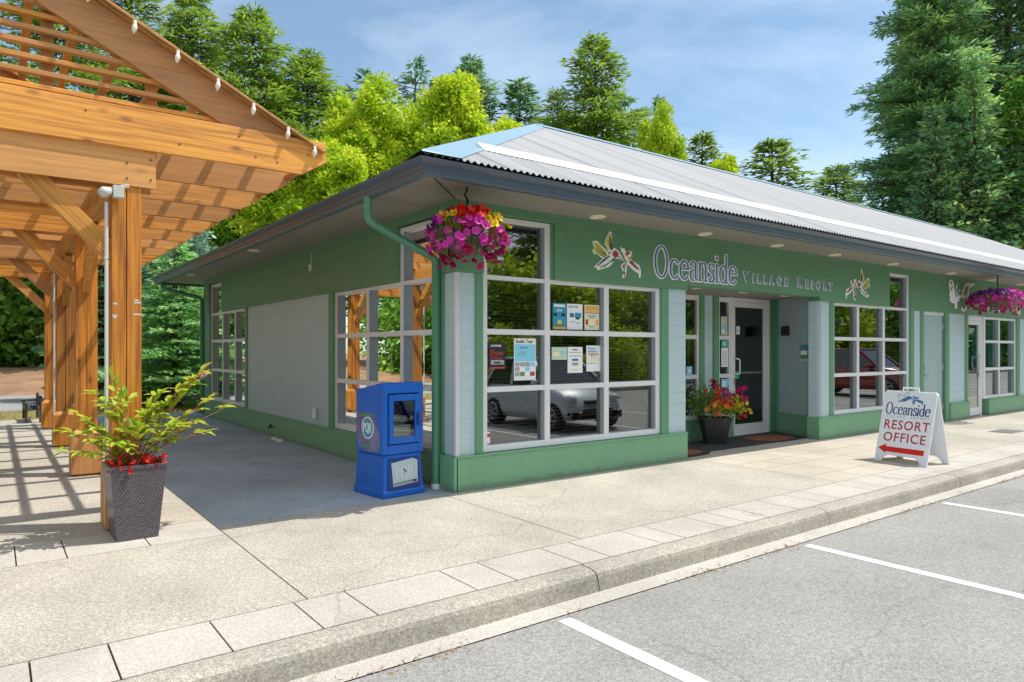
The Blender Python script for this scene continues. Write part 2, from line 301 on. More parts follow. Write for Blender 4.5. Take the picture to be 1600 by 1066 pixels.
def serif(word, size, M, grow, d0, d1, thin=.05, thick=.17, xs=1, sp=0):
    mb = MB(); x = 0; k = 0
    for ch in word:
        st, adv = SER[ch]
        for s in st:
            k += 1; e = d1 + k * .00035 * (1 if d1 > .002 else .3)
            ribbon(mb, [((x + a) * size * xs, b * size) for a, b in s], thin * size, thick * size, grow, lambda u, v, d: M @ Vector((u, v, d)), d0, e)
        x += adv + sp
    return mb
BIRD_ALL = [('w', [(0.066, 0.389), (0.147, 0.406), (0.203, 0.365), (0.338, 0.287), (0.348, 0.236), (0.286, 0.193), (0.213, 0.202), (0.152, 0.242), (0.101, 0.23), (0.066, 0.279), (0.101, 0.311)]), ('w', [(0.369, 0.545), (0.395, 0.533), (0.424, 0.34), (0.411, 0.301), (0.348, 0.281), (0.312, 0.345), (0.275, 0.372), (0.286, 0.417), (0.312, 0.472), (0.348, 0.513)]), ('w', [(0.422, 0.34), (0.475, 0.337), (0.539, 0.297), (0.615, 0.204), (0.604, 0.184), (0.518, 0.219), (0.454, 0.192), (0.369, 0.102), (0.244, 0.063), (0.152, 0.042), (0.142, 0.078), (0.101, 0.064), (0.101, 0.083), (0.255, 0.198), (0.348, 0.243), (0.39, 0.292)]), ('w', [(0.555, 0.367), (0.582, 0.35), (0.626, 0.35), (0.658, 0.307), (0.713, 0.331), (0.769, 0.317), (0.757, 0.277), (0.741, 0.253), (0.757, 0.208), (0.903, 0.157), (0.935, 0.081), (0.925, -0.005), (0.897, -0.007), (0.892, 0.047), (0.802, 0.08), (0.68, 0.156), (0.65, 0.0), (0.604, -0.029), (0.588, -0.019), (0.604, 0.051), (0.566, 0.101), (0.572, 0.14), (0.648, 0.191), (0.626, 0.251), (0.566, 0.322)]), ('y', [(0.101, 0.363), (0.183, 0.333), (0.286, 0.268), (0.296, 0.224), (0.213, 0.217), (0.132, 0.292)]), ('y', [(0.332, 0.459), (0.369, 0.448), (0.406, 0.338), (0.359, 0.297), (0.332, 0.362)]), ('r', [(0.411, 0.286), (0.475, 0.314), (0.528, 0.273), (0.507, 0.234), (0.454, 0.226), (0.417, 0.241)]), ('n', [(0.255, 0.183), (0.348, 0.236), (0.369, 0.23), (0.275, 0.163), (0.162, 0.095), (0.132, 0.089)]), ('n', [(0.132, 0.299), (0.275, 0.252), (0.286, 0.242), (0.183, 0.267)]), ('n', [(0.348, 0.476), (0.361, 0.473), (0.39, 0.345), (0.374, 0.343)]), ('n', [(0.518, 0.242), (0.539, 0.24), (0.604, 0.194), (0.588, 0.194)]), ('y', [(0.183, 0.096), (0.255, 0.116), (0.244, 0.089), (0.193, 0.071)]), ('r', [(0.648, 0.299), (0.713, 0.322), (0.735, 0.298), (0.691, 0.272), (0.653, 0.253)]), ('o', [(0.68, 0.255), (0.735, 0.245), (0.741, 0.214), (0.691, 0.21)]), ('r', [(0.713, 0.203), (0.769, 0.197), (0.875, 0.112), (0.858, 0.095), (0.724, 0.167)]), ('r', [(0.588, 0.122), (0.626, 0.159), (0.615, 0.113), (0.599, 0.088)]), ('r', [(0.62, 0.052), (0.639, 0.053), (0.634, 0.007), (0.615, -0.01)])]
BFLY = [('w', [(0.059, 0.578), (0.169, 0.62), (0.266, 0.579), (0.321, 0.478), (0.405, 0.261), (0.448, 0.263), (0.419, 0.53), (0.476, 0.533), (0.462, 0.404), (0.448, 0.287), (0.532, 0.373), (0.604, 0.435), (0.675, 0.433), (0.561, 0.374), (0.49, 0.283), (0.618, 0.318), (0.733, 0.288), (0.675, 0.256), (0.575, 0.222), (0.589, 0.176), (0.476, 0.148), (0.476, 0.031), (0.419, -0.006), (0.363, 0.004), (0.349, 0.108), (0.141, 0.134), (0.087, 0.2), (0.114, 0.236), (0.059, 0.28), (0.1, 0.362), (0.046, 0.463), (0.059, 0.509)]), ('k', [(0.1, 0.569), (0.169, 0.591), (0.21, 0.507), (0.141, 0.514)]), ('k', [(0.1, 0.466), (0.169, 0.452), (0.21, 0.391), (0.141, 0.387)]), ('k', [(0.21, 0.483), (0.257, 0.474), (0.266, 0.44), (0.21, 0.46)])]
# ================================================================== SETTING
m_slab = concrete('exposed_aggregate', (.54, .50, .425), .36, wear=.22)
m_band = concrete('smooth_concrete', (.56, .52, .46), .2, stain=.22, wear=.25)
m_tile = concrete('stamped_concrete', (.58, .52, .43), .16, stain=.2)
m_walk = concrete('walkway_concrete', (.42, .48, .52), .25, stain=.3, wear=.3)
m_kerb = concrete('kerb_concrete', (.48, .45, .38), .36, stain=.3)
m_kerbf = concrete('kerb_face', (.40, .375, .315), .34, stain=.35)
m_asph = concrete('asphalt', (.36, .35, .33), .34, stain=.16, scale_=165, wear=.2)
m_dirt = concrete('forest_soil', (.20, .13, .075), .5, stain=.5)
m_joint = mat('joint_dirt', (.07, .055, .04), .95)
m_bankm = concrete('needle_litter', (.42, .25, .15), .5, stain=.4)
m_road = concrete('pale_road', (.36, .36, .36), .3, stain=.12)
m_paint = mat('road_paint', (.80, .80, .78), .6, var=.10, vscale=26, col2=(.86, .86, .84), bump=.3, bscale=60)
_n = m_paint.node_tree; _b = _n.nodes['Principled BSDF'].inputs['Base Color']; _s = _b.links[0].from_socket
_t = _n.nodes.new('ShaderNodeTexCoord'); _w = _n.nodes.new('ShaderNodeTexNoise'); _w.inputs['Scale'].default_value = 34; _w.inputs['Detail'].default_value = 8; _w.inputs['Roughness'].default_value = .7; _n.links.new(_t.outputs['Object'], _w.inputs['Vector'])
_r = _n.nodes.new('ShaderNodeMapRange'); _r.inputs['From Min'].default_value = .57; _r.inputs['From Max'].default_value = .63; _n.links.new(_w.outputs['Fac'], _r.inputs['Value'])
_m = _n.nodes.new('ShaderNodeMixRGB'); _m.inputs['Color2'].default_value = (.38, .37, .35, 1); _n.links.new(_r.outputs[0], _m.inputs['Fac']); _n.links.new(_s, _m.inputs['Color1']); _n.links.new(_m.outputs[0], _b)
g = MB(); g.box(-320, 320, -320, 320, -.6, -.17); struct(g.build('ground', m_dirt))
a = MB(); a.box(-40, 62, -13.6, -2.94, -.3, -.15); struct(a.build('parking_lot', m_asph))
# far side strip of the lot, bank and road at the back left
b = MB(); b.box(-40, 62, -14, -13.6, -.3, -.01); struct(b.build('far_kerb', m_kerb))
b = MB(); b.box(-320, 320, -320, -14, -.4, -.03); struct(b.build('planting_bed', m_bankm))
b = MB(); b.box(-60, 320, 11.9, 15.4, -.16, -.045); b.box(-60,-8,-1.8,11.9,-.16,-.05); struct(b.build('grass_verge', concrete('dry_grass_ground', (.36, .31, .13), .5, stain=.35)))
b = MB(); b.box(-60, 320, 15.4, 22.6, -.16, -.03); struct(b.build('road', m_road))
# bank behind the road, rising a little
bv = []; rng = np.random.default_rng(5)
nx, ny = 60, 14
for j in range(ny):
    for i in range(nx):
        x = -60 + i * 4.5; y = 22.6 + j * j * .28 + j * 1.0
        bv.append((x, y, -.03 + min(j, 5) * .16 + (rng.random() * .22 if j else 0)))
bf = [(j * nx + i, j * nx + i + 1, (j + 1) * nx + i + 1, (j + 1) * nx + i) for j in range(ny - 1) for i in range(nx - 1)]
b = MB(); b.add(bv, bf); struct(b.build('bank', m_bankm, smooth=True))
# pavement slabs with real joints over a dark bed
b = MB(); b.box(-30, 60, -2.62, .3, -.3, -.012); b.box(-9, 17, .3, 12.2, -.3, -.012); struct(b.build('pavement_bed', m_joint))
G = .005
def slabs(mb, xs, ys, z=0.0):
    for i in range(len(xs) - 1):
        for j in range(len(ys) - 1): mb.box(xs[i] + G, xs[i + 1] - G, ys[j] + G, ys[j + 1] - G, -.14, z)
p = MB()
slabs(p, [-30, -8.4, -5.4, -2.38, -.15], [-2.11, -.27]); slabs(p, [-2.38, -.15], [-.27 - 2 * G, .02])
slabs(p, [-.15, 3.85], [-2.11, .02])
slabs(p, [7.9, 11.4, 14.9, 18.4, 22, 30, 45, 60], [-2.11, .3])
slabs(p, [-9, -5.4, -2.38], [.35, 3.4, 6.5, 9.6, 12.2])
p.f = [f for f in p.f]
struct(p.build('pavement', m_slab))
w = MB(); slabs(w, [-2.38, .05], [.02, 3.9, 8.0, 12.2]); struct(w.build('side_walkway', m_walk))
# entry area, stamped paving in running courses
t = MB(); rng = random.Random(3)
ys = [-2.11, -1.72, -1.08, -.71, -.26, .02]
for j in range(5):
    x = 3.85; k = 0; xs = [x]
    while x < 7.9:
        x += rng.choice([.45, .62, .75, .9]); xs.append(min(x, 7.9))
    if xs[-1] - xs[-2] < .2: xs.pop(-2)
    slabs(t, xs, ys[j:j + 2])
t.box(3.85, 7.9, .02, 1.3, -.14, 0)
struct(t.build('entry_paving', m_tile))
# concrete bands: along the kerb and along the pergola
k = MB(); x = -29.8; i = 0; xs = [x]
seq = [.49, .33, .49, .47, .32, .68, .31, .58, .28, .57, .27, .54]
x0 = -3.76
xs = [x0]; 
for i in range(400):
    xs.append(xs[-1] + [.33, .49, .47, .32, .68, .31, .58, .28, .57, .27, .54, .3][i % 12])
    if xs[-1] > 60: break
ll = [x0]
for i in range(70): ll.append(ll[-1] - [.5, .33][i % 2])
xs = ll[::-1][:-1] + xs
slabs(k, xs, [-2.595, -2.11])
xs2 = [-8.0, -7.2, -6.9, -6.1, -5.8, -5.0, -4.7, -3.77, -3.47, -2.93, -2.38]
slabs(k, xs2, [-.27, .35])
struct(k.build('concrete_band', m_band))
# kerb with a rounded nose, in 3 m lengths, and its gutter pan
prof = [(-2.60, -.3), (-2.60, -.002), (-2.68, -.004), (-2.72, -.010), (-2.748, -.026), (-2.762, -.05), (-2.785, -.143), (-2.785, -.3)]
kb = MB(); x = -30.6
while x < 60:
    n = len(prof); kb.add([(x + .006, y, z) for y, z in prof] + [(x + 2.994, y, z) for y, z in prof], [tuple(range(n)), tuple(range(2 * n - 1, n - 1, -1))] + [(i, (i + 1) % n, (i + 1) % n + n, i + n) for i in range(n)])
    x += 3.0
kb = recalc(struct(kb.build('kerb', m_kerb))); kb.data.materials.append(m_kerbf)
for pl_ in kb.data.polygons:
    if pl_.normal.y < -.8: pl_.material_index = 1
gp = MB(); gp.add([(-30, -2.775, -.138), (60, -2.775, -.138), (60, -2.935, -.146), (-30, -2.935, -.146)], [(0, 3, 2, 1)]); struct(gp.build('gutter_pan', m_band))
# painted bay lines
bl = MB()
for i in range(-6, 16):
    x = -1.1 + 2.715 * i; bl.box(x - .05, x + .05, -8.4, -2.99 - (i % 3) * .01, -.155, -.146)
struct(bl.build('parking_line', m_paint))
# rust-coloured needles in the gutter line, and litter on the paving (uncountable)
rng = np.random.default_rng(8); n = 2600
P = np.stack([rng.uniform(-5, 16, n), -2.94 + rng.normal(0, .022, n) * (1 + rng.random(n)), np.full(n, -.142)], 1)
keep = (np.sin(P[:, 0] * 2.1) + np.sin(P[:, 0] * 5.3) + rng.normal(0, .8, n)) > .3; P = P[keep]
D = rng.normal(size=P.shape); D[:, 2] *= .12
V, F = cards(P, D, rng.uniform(.015, .05, len(P)), rng.uniform(.004, .010, len(P)), rng, np.tile([0, 0, 1.], (len(P), 1)))
o = npmesh('needle_litter', V, F, leafmat('needle', [(.45, .2, .08), (.3, .16, .06), (.5, .3, .12)], 0)); tag(o, 'rusty brown needle litter gathered along the kerb gutter', 'litter', kind='stuff')
# drain cover near the right end
o = MB(); o.box(10.8, 11.5, -1.62, -1.24, -.01, .004); o.box(10.85, 11.45, -1.57, -1.29, .0035, .007)
tag(o.build('drain_cover', mat('cast_iron', (.16, .155, .15), .7)), 'flat grey drain cover set into the pavement near the right edge', 'drain cover')

# ================================================================== BUILDING
BL = 42.0; BD = 10.95
m_green = mat('green_trim', (.13, .32, .19), .5, var=.05, vscale=2.5, bump=.12, bscale=14, stretch=(1, 1, 12))
m_greenp = mat('green_plinth', (.19, .40, .24), .5, var=.06, vscale=3, bump=.06, bscale=20)
m_greenb = mat('green_band', (.12, .28, .155), .5, var=.07, vscale=2, bump=.5, bscale=9, stretch=(.6, .6, 9), bdist=.008)
def grime(m, amt, low=None):
    N = m.node_tree.nodes; K = m.node_tree.links.new; bc = N['Principled BSDF'].inputs['Base Color']; src = bc.links[0].from_socket
    t = N.new('ShaderNodeTexCoord'); p = N.new('ShaderNodeMapping'); p.inputs['Scale'].default_value = (7, 7, .8); K(t.outputs['Object'], p.inputs['Vector'])
    n = N.new('ShaderNodeTexNoise'); n.inputs['Scale'].default_value = 1.2; n.inputs['Detail'].default_value = 8; n.inputs['Roughness'].default_value = .65; K(p.outputs[0], n.inputs['Vector'])
    r = N.new('ShaderNodeMapRange'); r.inputs['From Min'].default_value = .52; r.inputs['From Max'].default_value = .74; r.inputs['To Max'].default_value = amt; K(n.outputs['Fac'], r.inputs['Value']); f = r.outputs[0]
    if low:
        sx = N.new('ShaderNodeSeparateXYZ'); K(t.outputs['Object'], sx.inputs[0]); n2 = N.new('ShaderNodeTexNoise'); n2.inputs['Scale'].default_value = 9; n2.inputs['Detail'].default_value = 6; K(t.outputs['Object'], n2.inputs['Vector'])
        a = N.new('ShaderNodeMath'); a.operation = 'MULTIPLY_ADD'; a.inputs[1].default_value = -.16; K(n2.outputs['Fac'], a.inputs[0]); K(sx.outputs['Z'], a.inputs[2])
        r2 = N.new('ShaderNodeMapRange'); r2.inputs['From Min'].default_value = low - .02; r2.inputs['From Max'].default_value = low - .07; r2.inputs['To Max'].default_value = .45; K(a.outputs[0], r2.inputs['Value'])
        mx_ = N.new('ShaderNodeMath'); mx_.operation = 'MAXIMUM'; K(f, mx_.inputs[0]); K(r2.outputs[0], mx_.inputs[1]); f = mx_.outputs[0]
    mi = N.new('ShaderNodeMixRGB'); mi.inputs['Color2'].default_value = (.16, .17, .13, 1); K(f, mi.inputs['Fac']); K(src, mi.inputs['Color1']); K(mi.outputs[0], bc)
grime(m_green, .16); grime(m_greenp, .16, .02); grime(m_greenb, .20)
def siding(name, col):
    m = mat(name, col, .6, var=.07, vscale=7, stretch=(.5, .5, 9), bump=.25, bscale=7, bdist=.006)
    N = m.node_tree.nodes; K = m.node_tree.links.new; b = N['Principled BSDF']
    t = N.new('ShaderNodeTexCoord'); wv = N.new('ShaderNodeTexWave'); wv.wave_type = 'BANDS'; wv.bands_direction = 'Z'; wv.wave_profile = 'SAW'; wv.inputs['Scale'].default_value = 2.05; K(t.outputs['Object'], wv.inputs['Vector'])
    bu = N.new('ShaderNodeBump'); bu.inputs['Strength'].default_value = .8; bu.inputs['Distance'].default_value = .012; K(wv.outputs['Fac'], bu.inputs['Height'])
    lr = N.new('ShaderNodeMapRange'); lr.inputs['From Max'].default_value = .09; lr.inputs['To Min'].default_value = .90; K(wv.outputs['Fac'], lr.inputs['Value'])
    sc_ = b.inputs['Base Color'].links[0].from_socket; ml = N.new('ShaderNodeMixRGB'); ml.blend_type = 'MULTIPLY'; ml.inputs['Fac'].default_value = 1; K(sc_, ml.inputs['Color1']); K(lr.outputs[0], ml.inputs['Color2']); K(ml.outputs[0], b.inputs['Base Color'])
    pv = b.inputs['Normal'].links[0].from_node; K(pv.outputs[0], bu.inputs['Normal']); K(bu.outputs[0], b.inputs['Normal']); return m
m_side = siding('grey_siding', (.50, .635, .70))
grime(m_side, .10)
m_grey = mat('grey_paint', (.40, .50, .535), .5, var=.04, vscale=2)
m_alu = mat('white_aluminium', (.80, .80, .84), .35, var=.03, vscale=5)
m_alud = mat('jamb_grey', (.30, .34, .38), .4)
m_glass = glassmat('window_glass', .17, (.85, .88, .87))
m_glassd = glassmat('door_glass', .05, (.75, .78, .78))
m_blind = mat('blind_slat', (.42, .37, .33), .5)
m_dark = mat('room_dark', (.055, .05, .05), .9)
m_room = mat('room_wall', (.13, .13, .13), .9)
m_guttr = mat('slate_blue_metal', (.075, .105, .15), .32, var=.05, vscale=2)
m_pipe = mat('green_pipe', (.09, .27, .17), .35)
m_cap = mat('pale_blue_flashing', (.36, .52, .60), .3, metal=.35, var=.05, vscale=1)
m_lampc = mat('cream_lamp', (.82, .74, .60), .4)
m_steel = mat('brushed_steel', (.6, .6, .6), .3, metal=.9)
m_blk = mat('black_metal', (.015, .015, .016), .4)
B = thing('office_building', 'long green and grey single-storey office building with a metal hip roof', 'building', (0, 0, 0))
FR = lambda s, d, z: (s, d, z)
LF = lambda s, d, z: (d, s, z)
m_blkj = mat('joint_dark_green', (.05, .10, .06), .8)  # dark green for the joint line between band boards
def part(name, T=FR): return MB(T)
def fin(mb, name, m, parent=B, left=False, **k):
    o = mb.build(name, m, parent, **k)
    if left: recalc(o)
    return o
# inner shell so that the rooms are dark
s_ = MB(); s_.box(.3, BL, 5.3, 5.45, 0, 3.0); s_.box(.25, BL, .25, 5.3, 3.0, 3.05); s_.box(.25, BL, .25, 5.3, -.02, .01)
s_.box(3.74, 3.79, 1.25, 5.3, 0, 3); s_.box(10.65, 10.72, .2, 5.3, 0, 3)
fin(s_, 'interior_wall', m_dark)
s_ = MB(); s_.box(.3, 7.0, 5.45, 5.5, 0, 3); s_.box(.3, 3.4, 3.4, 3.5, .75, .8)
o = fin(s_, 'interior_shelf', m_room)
# plinths with a ledge
def plinth(T, a, b, left=False, d0=0.0, name='plinth'):
    m = MB(T); m.box(a, b, d0, .22, 0, .355); m.box(a - (0 if left else .0), b, d0 - .012, .24, .355, .378); return fin(m, name, m_greenp, left=left, bevel=.004)
plinth(FR, .012, 3.78); plinth(FR, 7.19, 10.76); plinth(FR, 12.45, 13.47); plinth(FR, 14.6, 17.6)
for a_ in (20.2, 27.0, 34.0): plinth(FR, a_, a_ + 6)
plinth(LF, .29, 10.93, True, .006)
m = MB(); m.box(-.02, .03, -.0, .286, 0, .37); fin(m, 'plinth', m_greenp, bevel=.003)
# side faces of the plinth at the recess
# corner pier
m = MB(); m.box(.03, .262, .03, .27, .378, 2.335); fin(m, 'wall_panel', m_side)
m = MB(); m.box(.026, .05, .012, .03, .378, 2.335); m.box(.012, .03, .012, .045, .378, 2.335); fin(m, 'corner_trim', m_alu)
m = MB(); m.box(.262, .358, .008, .12, .382, 2.335); fin(m, 'trim_board', m_green, bevel=.003)
m = MB(); m.box(.008, .12, .262, .345, .382, 2.335); fin(m, 'trim_board', m_green, bevel=.003)
m = MB(); m.box(0, .362, 0, .352, 2.337, 3.0); fin(m, 'pier_cap', m_greenb, bevel=.003)
# upper bands
def band(T, a, b, z0=2.337, z1=3.0, left=False, d=.0):
    m = MB(T); m.box(a, b, d, .2, z0, z1); return fin(m, 'fascia_band', m_greenb, left=left, bevel=.003)
m = MB(); m.box(0.0, BL, -.004, .2, 3.0, 3.1); fin(m, 'top_board', m_greenb)
m = MB(); m.box(-.004, .2, .2, BD, 3.0, 3.1); fin(m, 'top_board', m_greenb)
band(FR, 1.372, 3.79); band(FR, 3.79, 7.21, 2.403); band(FR, 7.21, 9.70); band(FR, 10.62, 10.735); band(FR, 10.74, BL, 2.30, d=.006)
m = MB(); m.box(1.34, 1.372, .03, .2, 2.337, 3.0); m.box(9.70, 9.715, .03, .2, 2.337, 3.0); fin(m, 'trim_board', m_green)
band(LF, 1.33, 9.40, left=True); band(LF, 10.46, 10.93, left=True)
# siding panels and trims (front)
def panel(T, a, b, z0=.378, z1=2.337, left=False, d=.035):
    m = MB(T); m.box(a, b, d, .2, z0, z1); return fin(m, 'wall_panel', m_side, left=left)
def trim(T, a, b, z0=.378, z1=2.337, left=False, d=.012):
    m = MB(T); m.box(a, b, d, .2, z0, z1); return fin(m, 'trim_board', m_green, left=left, bevel=.003)
trim(FR, 3.262, 3.40); panel(FR, 3.40, 3.775); panel(FR, 7.2, 7.575); trim(FR, 7.575, 7.69)
trim(FR, 10.60, 10.735, .378, 3.0, d=.004); panel(FR, 10.735, 11.06, .0 + .378, 2.30); trim(FR, 11.06, 11.2, 0.0, 2.30)
trim(FR, 12.24, 12.42, 0, 2.30); panel(FR, 12.42, 13.28, .378, 2.30); trim(FR, 13.28, 13.42, .38, 2.30)
trim(FR, 16.43, 16.62, .378, 2.30); panel(FR, 16.62, 17.6, .378, 2.30)
trim(LF, 3.34, 3.50, left=True); panel(LF, 3.50, 7.56, left=True); trim(LF, 7.56, 7.70, left=True); trim(LF, 10.44, 10.93, left=True)
m = MB(); m.box(.03, BL, BD - .05, BD, 0, 3.1); m.box(BL - .05, BL, .2, BD, 0, 3.1); fin(m, 'back_wall', m_side)
# plain stretches far right
for a_, b_ in ((17.6, 20.2), (20.2, 21.2), (24.2, 27), (27, 28.2), (31.2, 34), (34, 35.2), (38.2, 42)): panel(FR, a_, b_, .0 if a_ in (17.6, 24.2, 31.2) and 0 else .378, 2.30)
m = MB(); m.box(17.6, 20.2, .035, .2, 0, .378); m.box(26.2, 27.0, .035, .2, 0, .378); m.box(33.2, 34.0, .035, .2, 0, .378); m.box(40, 42, .035, .2, 0, .378); fin(m, 'wall_panel', m_side)
for jx in (13.6,): m = MB(); m.box(jx, jx + .004, -.0055 if jx < 10 else .0005, .0, 2.42, 3.0); fin(m, 'board_joint', m_blkj)
# windows ------------------------------------------------------------
def window(T, cols, tall=None, rows=(.385, .455, 1.04, 1.10, 1.68, 1.74, 2.29, 2.335), left=False, blind=True, tallblind=.28, w=.04):
    fr = MB(T); a, b = cols[0], cols[-1]; d0, d1 = .05, .125
    r = rows
    zs = [(r[0], r[1]), (r[2], r[3]), (r[4], r[5]), (r[6], r[7])]
    for i, c in enumerate(cols):
        hw = w if 0 < i < len(cols) - 1 else w
        x0, x1 = c - hw, c + hw
        if i == 0: x0, x1 = c, c + 2 * hw
        if i == len(cols) - 1: x0, x1 = c - 2 * hw, c
        top = r[7]
        if tall and i in tall[:2]: top = tall[2]
        fr.box(x0, x1, d0, d1, r[0], top)
    for (z0, z1) in zs:
        for i in range(len(cols) - 1):
            x0 = cols[i] + (2 * w if i == 0 else w); x1 = cols[i + 1] - (2 * w if i == len(cols) - 2 else w)
            fr.box(x0, x1, d0 + .003, d1 - .002, z0, z1)
            if tall and i == tall[0] and z0 == r[6]: fr.box(x0, x1, d0 + .003, d1 - .002, tall[2] - .05, tall[2])
    f = fin(fr, 'window', m_alu, left=left, bevel=.002)
    jm = MB(T)
    for i in range(len(cols) - 1):
        x1 = cols[i + 1] - (2 * w if i == len(cols) - 2 else w); x0 = cols[i] + (2 * w if i == 0 else w)
        tp = tall[2] - .05 if tall and i == tall[0] else r[6]
        if left: jm.box(x1 - .012, x1 - .002, .055, .19, r[1], tp)
        else: jm.box(x1 - .012, x1 - .002, .055, .19, r[1], tp)
    fin(jm, 'jamb', m_alud, f, left=left)
    gl = MB(T)
    for i in range(len(cols) - 1):
        x0 = cols[i] + .03; x1 = cols[i + 1] - .03
        gl.add([(x0, .115, r[1] - .01), (x1, .115, r[1] - .01), (x1, .115, r[6] + .01), (x0, .115, r[6] + .01)], [(0, 1, 2, 3)])
        if tall and i == tall[0]: gl.add([(x0, .115, r[7] - .01), (x1, .115, r[7] - .01), (x1, .115, tall[2] - .04), (x0, .115, tall[2] - .04)], [(0, 1, 2, 3)])
    fin(gl, 'pane', m_glass, f)
    if blind:
        for i in range(len(cols) - 1):
            bb = MB(T)
            x0 = cols[i] + .05; x1 = cols[i + 1] - .05; z = r[1] + .02
            while z < r[6] - .02:
                bb.add([(x0, .205, z), (x1, .205, z), (x1, .228, z + .008), (x0, .228, z + .008)], [(0, 1, 2, 3)]); z += .042
            if tall and i == tall[0]:
                fin(bb, 'blind', m_blind, f); bb = MB(T); z = tall[2] - .06
                while z > tall[2] - tallblind: bb.add([(x0, .205, z), (x1, .205, z), (x1, .228, z + .014), (x0, .228, z + .014)], [(0, 1, 2, 3)]); z -= .018
            fin(bb, 'blind', m_blind, f)
    return f
window(FR, [.36, 1.30, 2.265, 3.26], tall=(0, 1, 2.99))
window(FR, [7.69, 8.595, 9.57, 10.60], tall=(2, 3, 2.99))
window(LF, [.35, 1.30, 2.25, 3.34], tall=(0, 1, 2.98), left=True)
window(LF, [7.70, 8.50, 9.46, 10.44], tall=(2, 3, 2.98), left=True)
window(FR, [14.42, 15.35, 16.43], rows=(.385, .455, 1.04, 1.10, 1.68, 1.74, 2.235, 2.29), blind=False)
for a_ in (21.2, 28.2, 35.2): window(FR, [a_, a_ + 1, a_ + 2, a_ + 3], rows=(.385, .455, 1.04, 1.10, 1.68, 1.74, 2.25, 2.30), blind=False)
# small security sticker and entry things come later
# recess -------------------------------------------------------------
rz = 2.43
m = MB(); m.box(3.70, 7.8, .2, 1.2, rz, rz + .05); fin(m, 'recess_ceiling', mat('soffit_taupe', (.27, .245, .215), .6))
m = MB(); m.box(3.72, 3.775, .2, 1.14, .378, rz); fin(m, 'recess_wall', m_side)
m = MB(); m.box(3.70, 3.79, .22, 1.14, 0, .378); fin(m, 'plinth', m_greenp)
# splayed right wall
def splay(u, d, z):   # u along wall 0..1.22, d into wall
    ax = Vector((.46, 1.13, 0)).normalized(); n = Vector((ax.y, -ax.x, 0)); p = Vector((7.2, 0.0, 0)) + ax * u + n * d; return (p.x, p.y, z)
m = MB(splay); m.box(.03, 1.23, .012, .06, .378, rz); fin(m, 'recess_wall', m_grey)
m = MB(splay); m.box(.008, 1.20, -.012, .05, 0, .355); m.box(.0, 1.20, -.024, .06, .355, .378); fin(m, 'plinth', m_greenp)
m = MB(splay); m.box(1.10, 1.22, -.02, .03, .38, rz); fin(m, 'trim_board', m_green)
m = MB(splay); m.box(1.12, 1.22, -.02, .03, 0, .36); fin(m, 'trim_board', m_green)
yb = 1.13
m = MB(); m.box(5.50, 5.62, yb, yb + .1, 0.3, rz); m.box(5.87, 6.01, yb, yb + .1, .3, rz); m.box(7.52, 7.72, yb, yb + .1, 0, rz); fin(m, 'trim_board', m_green)
m = MB(); m.box(5.62, 5.87, yb + .03, yb + .1, .3, rz); fin(m, 'wall_panel', m_side)
m = MB(); m.box(5.10, 6.36, yb - .04, yb + .1, 0, .335); m.box(5.09, 6.37, yb - .055, yb + .1, .335, .36); fin(m, 'plinth', m_greenp)
# sidelights
def sidelight(a, b):
    f = MB(); d0, d1 = yb + .02, yb + .09
    f.box(a, a + .045, d0, d1, .36, rz - .003); f.box(b - .045, b, d0, d1, .36, rz - .003)
    for z0, z1 in ((.36, .43), (1.03, 1.10), (1.69, 1.76), (rz - .09, rz - .01)): f.box(a + .045, b - .045, d0 + .003, d1, z0, z1)
    f = fin(f, 'sidelight', m_alu, bevel=.002); gq = MB(); gq.add([(a + .03, d0 + .04, .42), (b - .03, d0 + .04, .42), (b - .03, d0 + .04, rz - .05), (a + .03, d0 + .04, rz - .05)], [(0, 1, 2, 3)]); fin(gq, 'pane', m_glassd, f); return f
sidelight(5.08, 5.50); sidelight(6.01, 6.36)
def glassdoor(a, b, y, ztop, hx, midrail=True, glass=m_glassd):
    d = MB(); w = .075
    d.box(a, a + w, y, y + .045, .02, ztop); d.box(b - w, b, y, y + .045, .02, ztop); d.box(a + w, b - w, y + .002, y + .045, .02, .2); d.box(a + w, b - w, y + .002, y + .045, ztop - .09, ztop)
    d = fin(d, 'door', m_alu, bevel=.002)
    gq = MB(); gq.add([(a + w - .01, y + .025, .19), (b - w + .01, y + .025, .19), (b - w + .01, y + .025, ztop - .08), (a + w - .01, y + .025, ztop - .08)], [(0, 1, 2, 3)]); fin(gq, 'pane', glass, d)
    h = MB(); s = 1 if hx < (a + b) / 2 else -1
    h.tube([(hx, y, 1.36), (hx, y - .05, 1.36), (hx + s * .015, y - .055, 1.36), (hx + s * .085, y - .055, 1.34), (hx + s * .09, y - .055, 1.31), (hx + s * .09, y - .055, 1.13), (hx + s * .085, y - .055, 1.10), (hx + s * .015, y - .055, 1.09), (hx, y - .05, 1.09), (hx, y, 1.09)], .013, 8)
    fin(h, 'handle', m_alu, d, smooth=True)
    if midrail:
        h = MB(); h.box(a + w, b - w, y + .05, y + .07, 1.09, 1.12); fin(h, 'push_bar', m_alu, d)
    l = MB(); l.box(hx - .02, hx + .02, y - .006, y + .01, .9, 1.02); fin(l, 'lock', m_steel, d)
    return d
m = MB(); m.box(6.36, 6.42, yb + .01, yb + .1, 0, rz - .0015); m.box(7.46, 7.52, yb + .01, yb + .1, 0, rz - .0015); m.box(6.42, 7.46, yb + .013, yb + .1, rz - .07, rz - .005); m.box(6.42, 7.46, yb, yb + .12, .0, .018); fin(m, 'door_frame', m_alu)
glassdoor(6.43, 7.45, yb + .03, rz - .075, 6.47)
glassdoor(4.12, 5.02, yb + .03, rz - .075, 4.98)
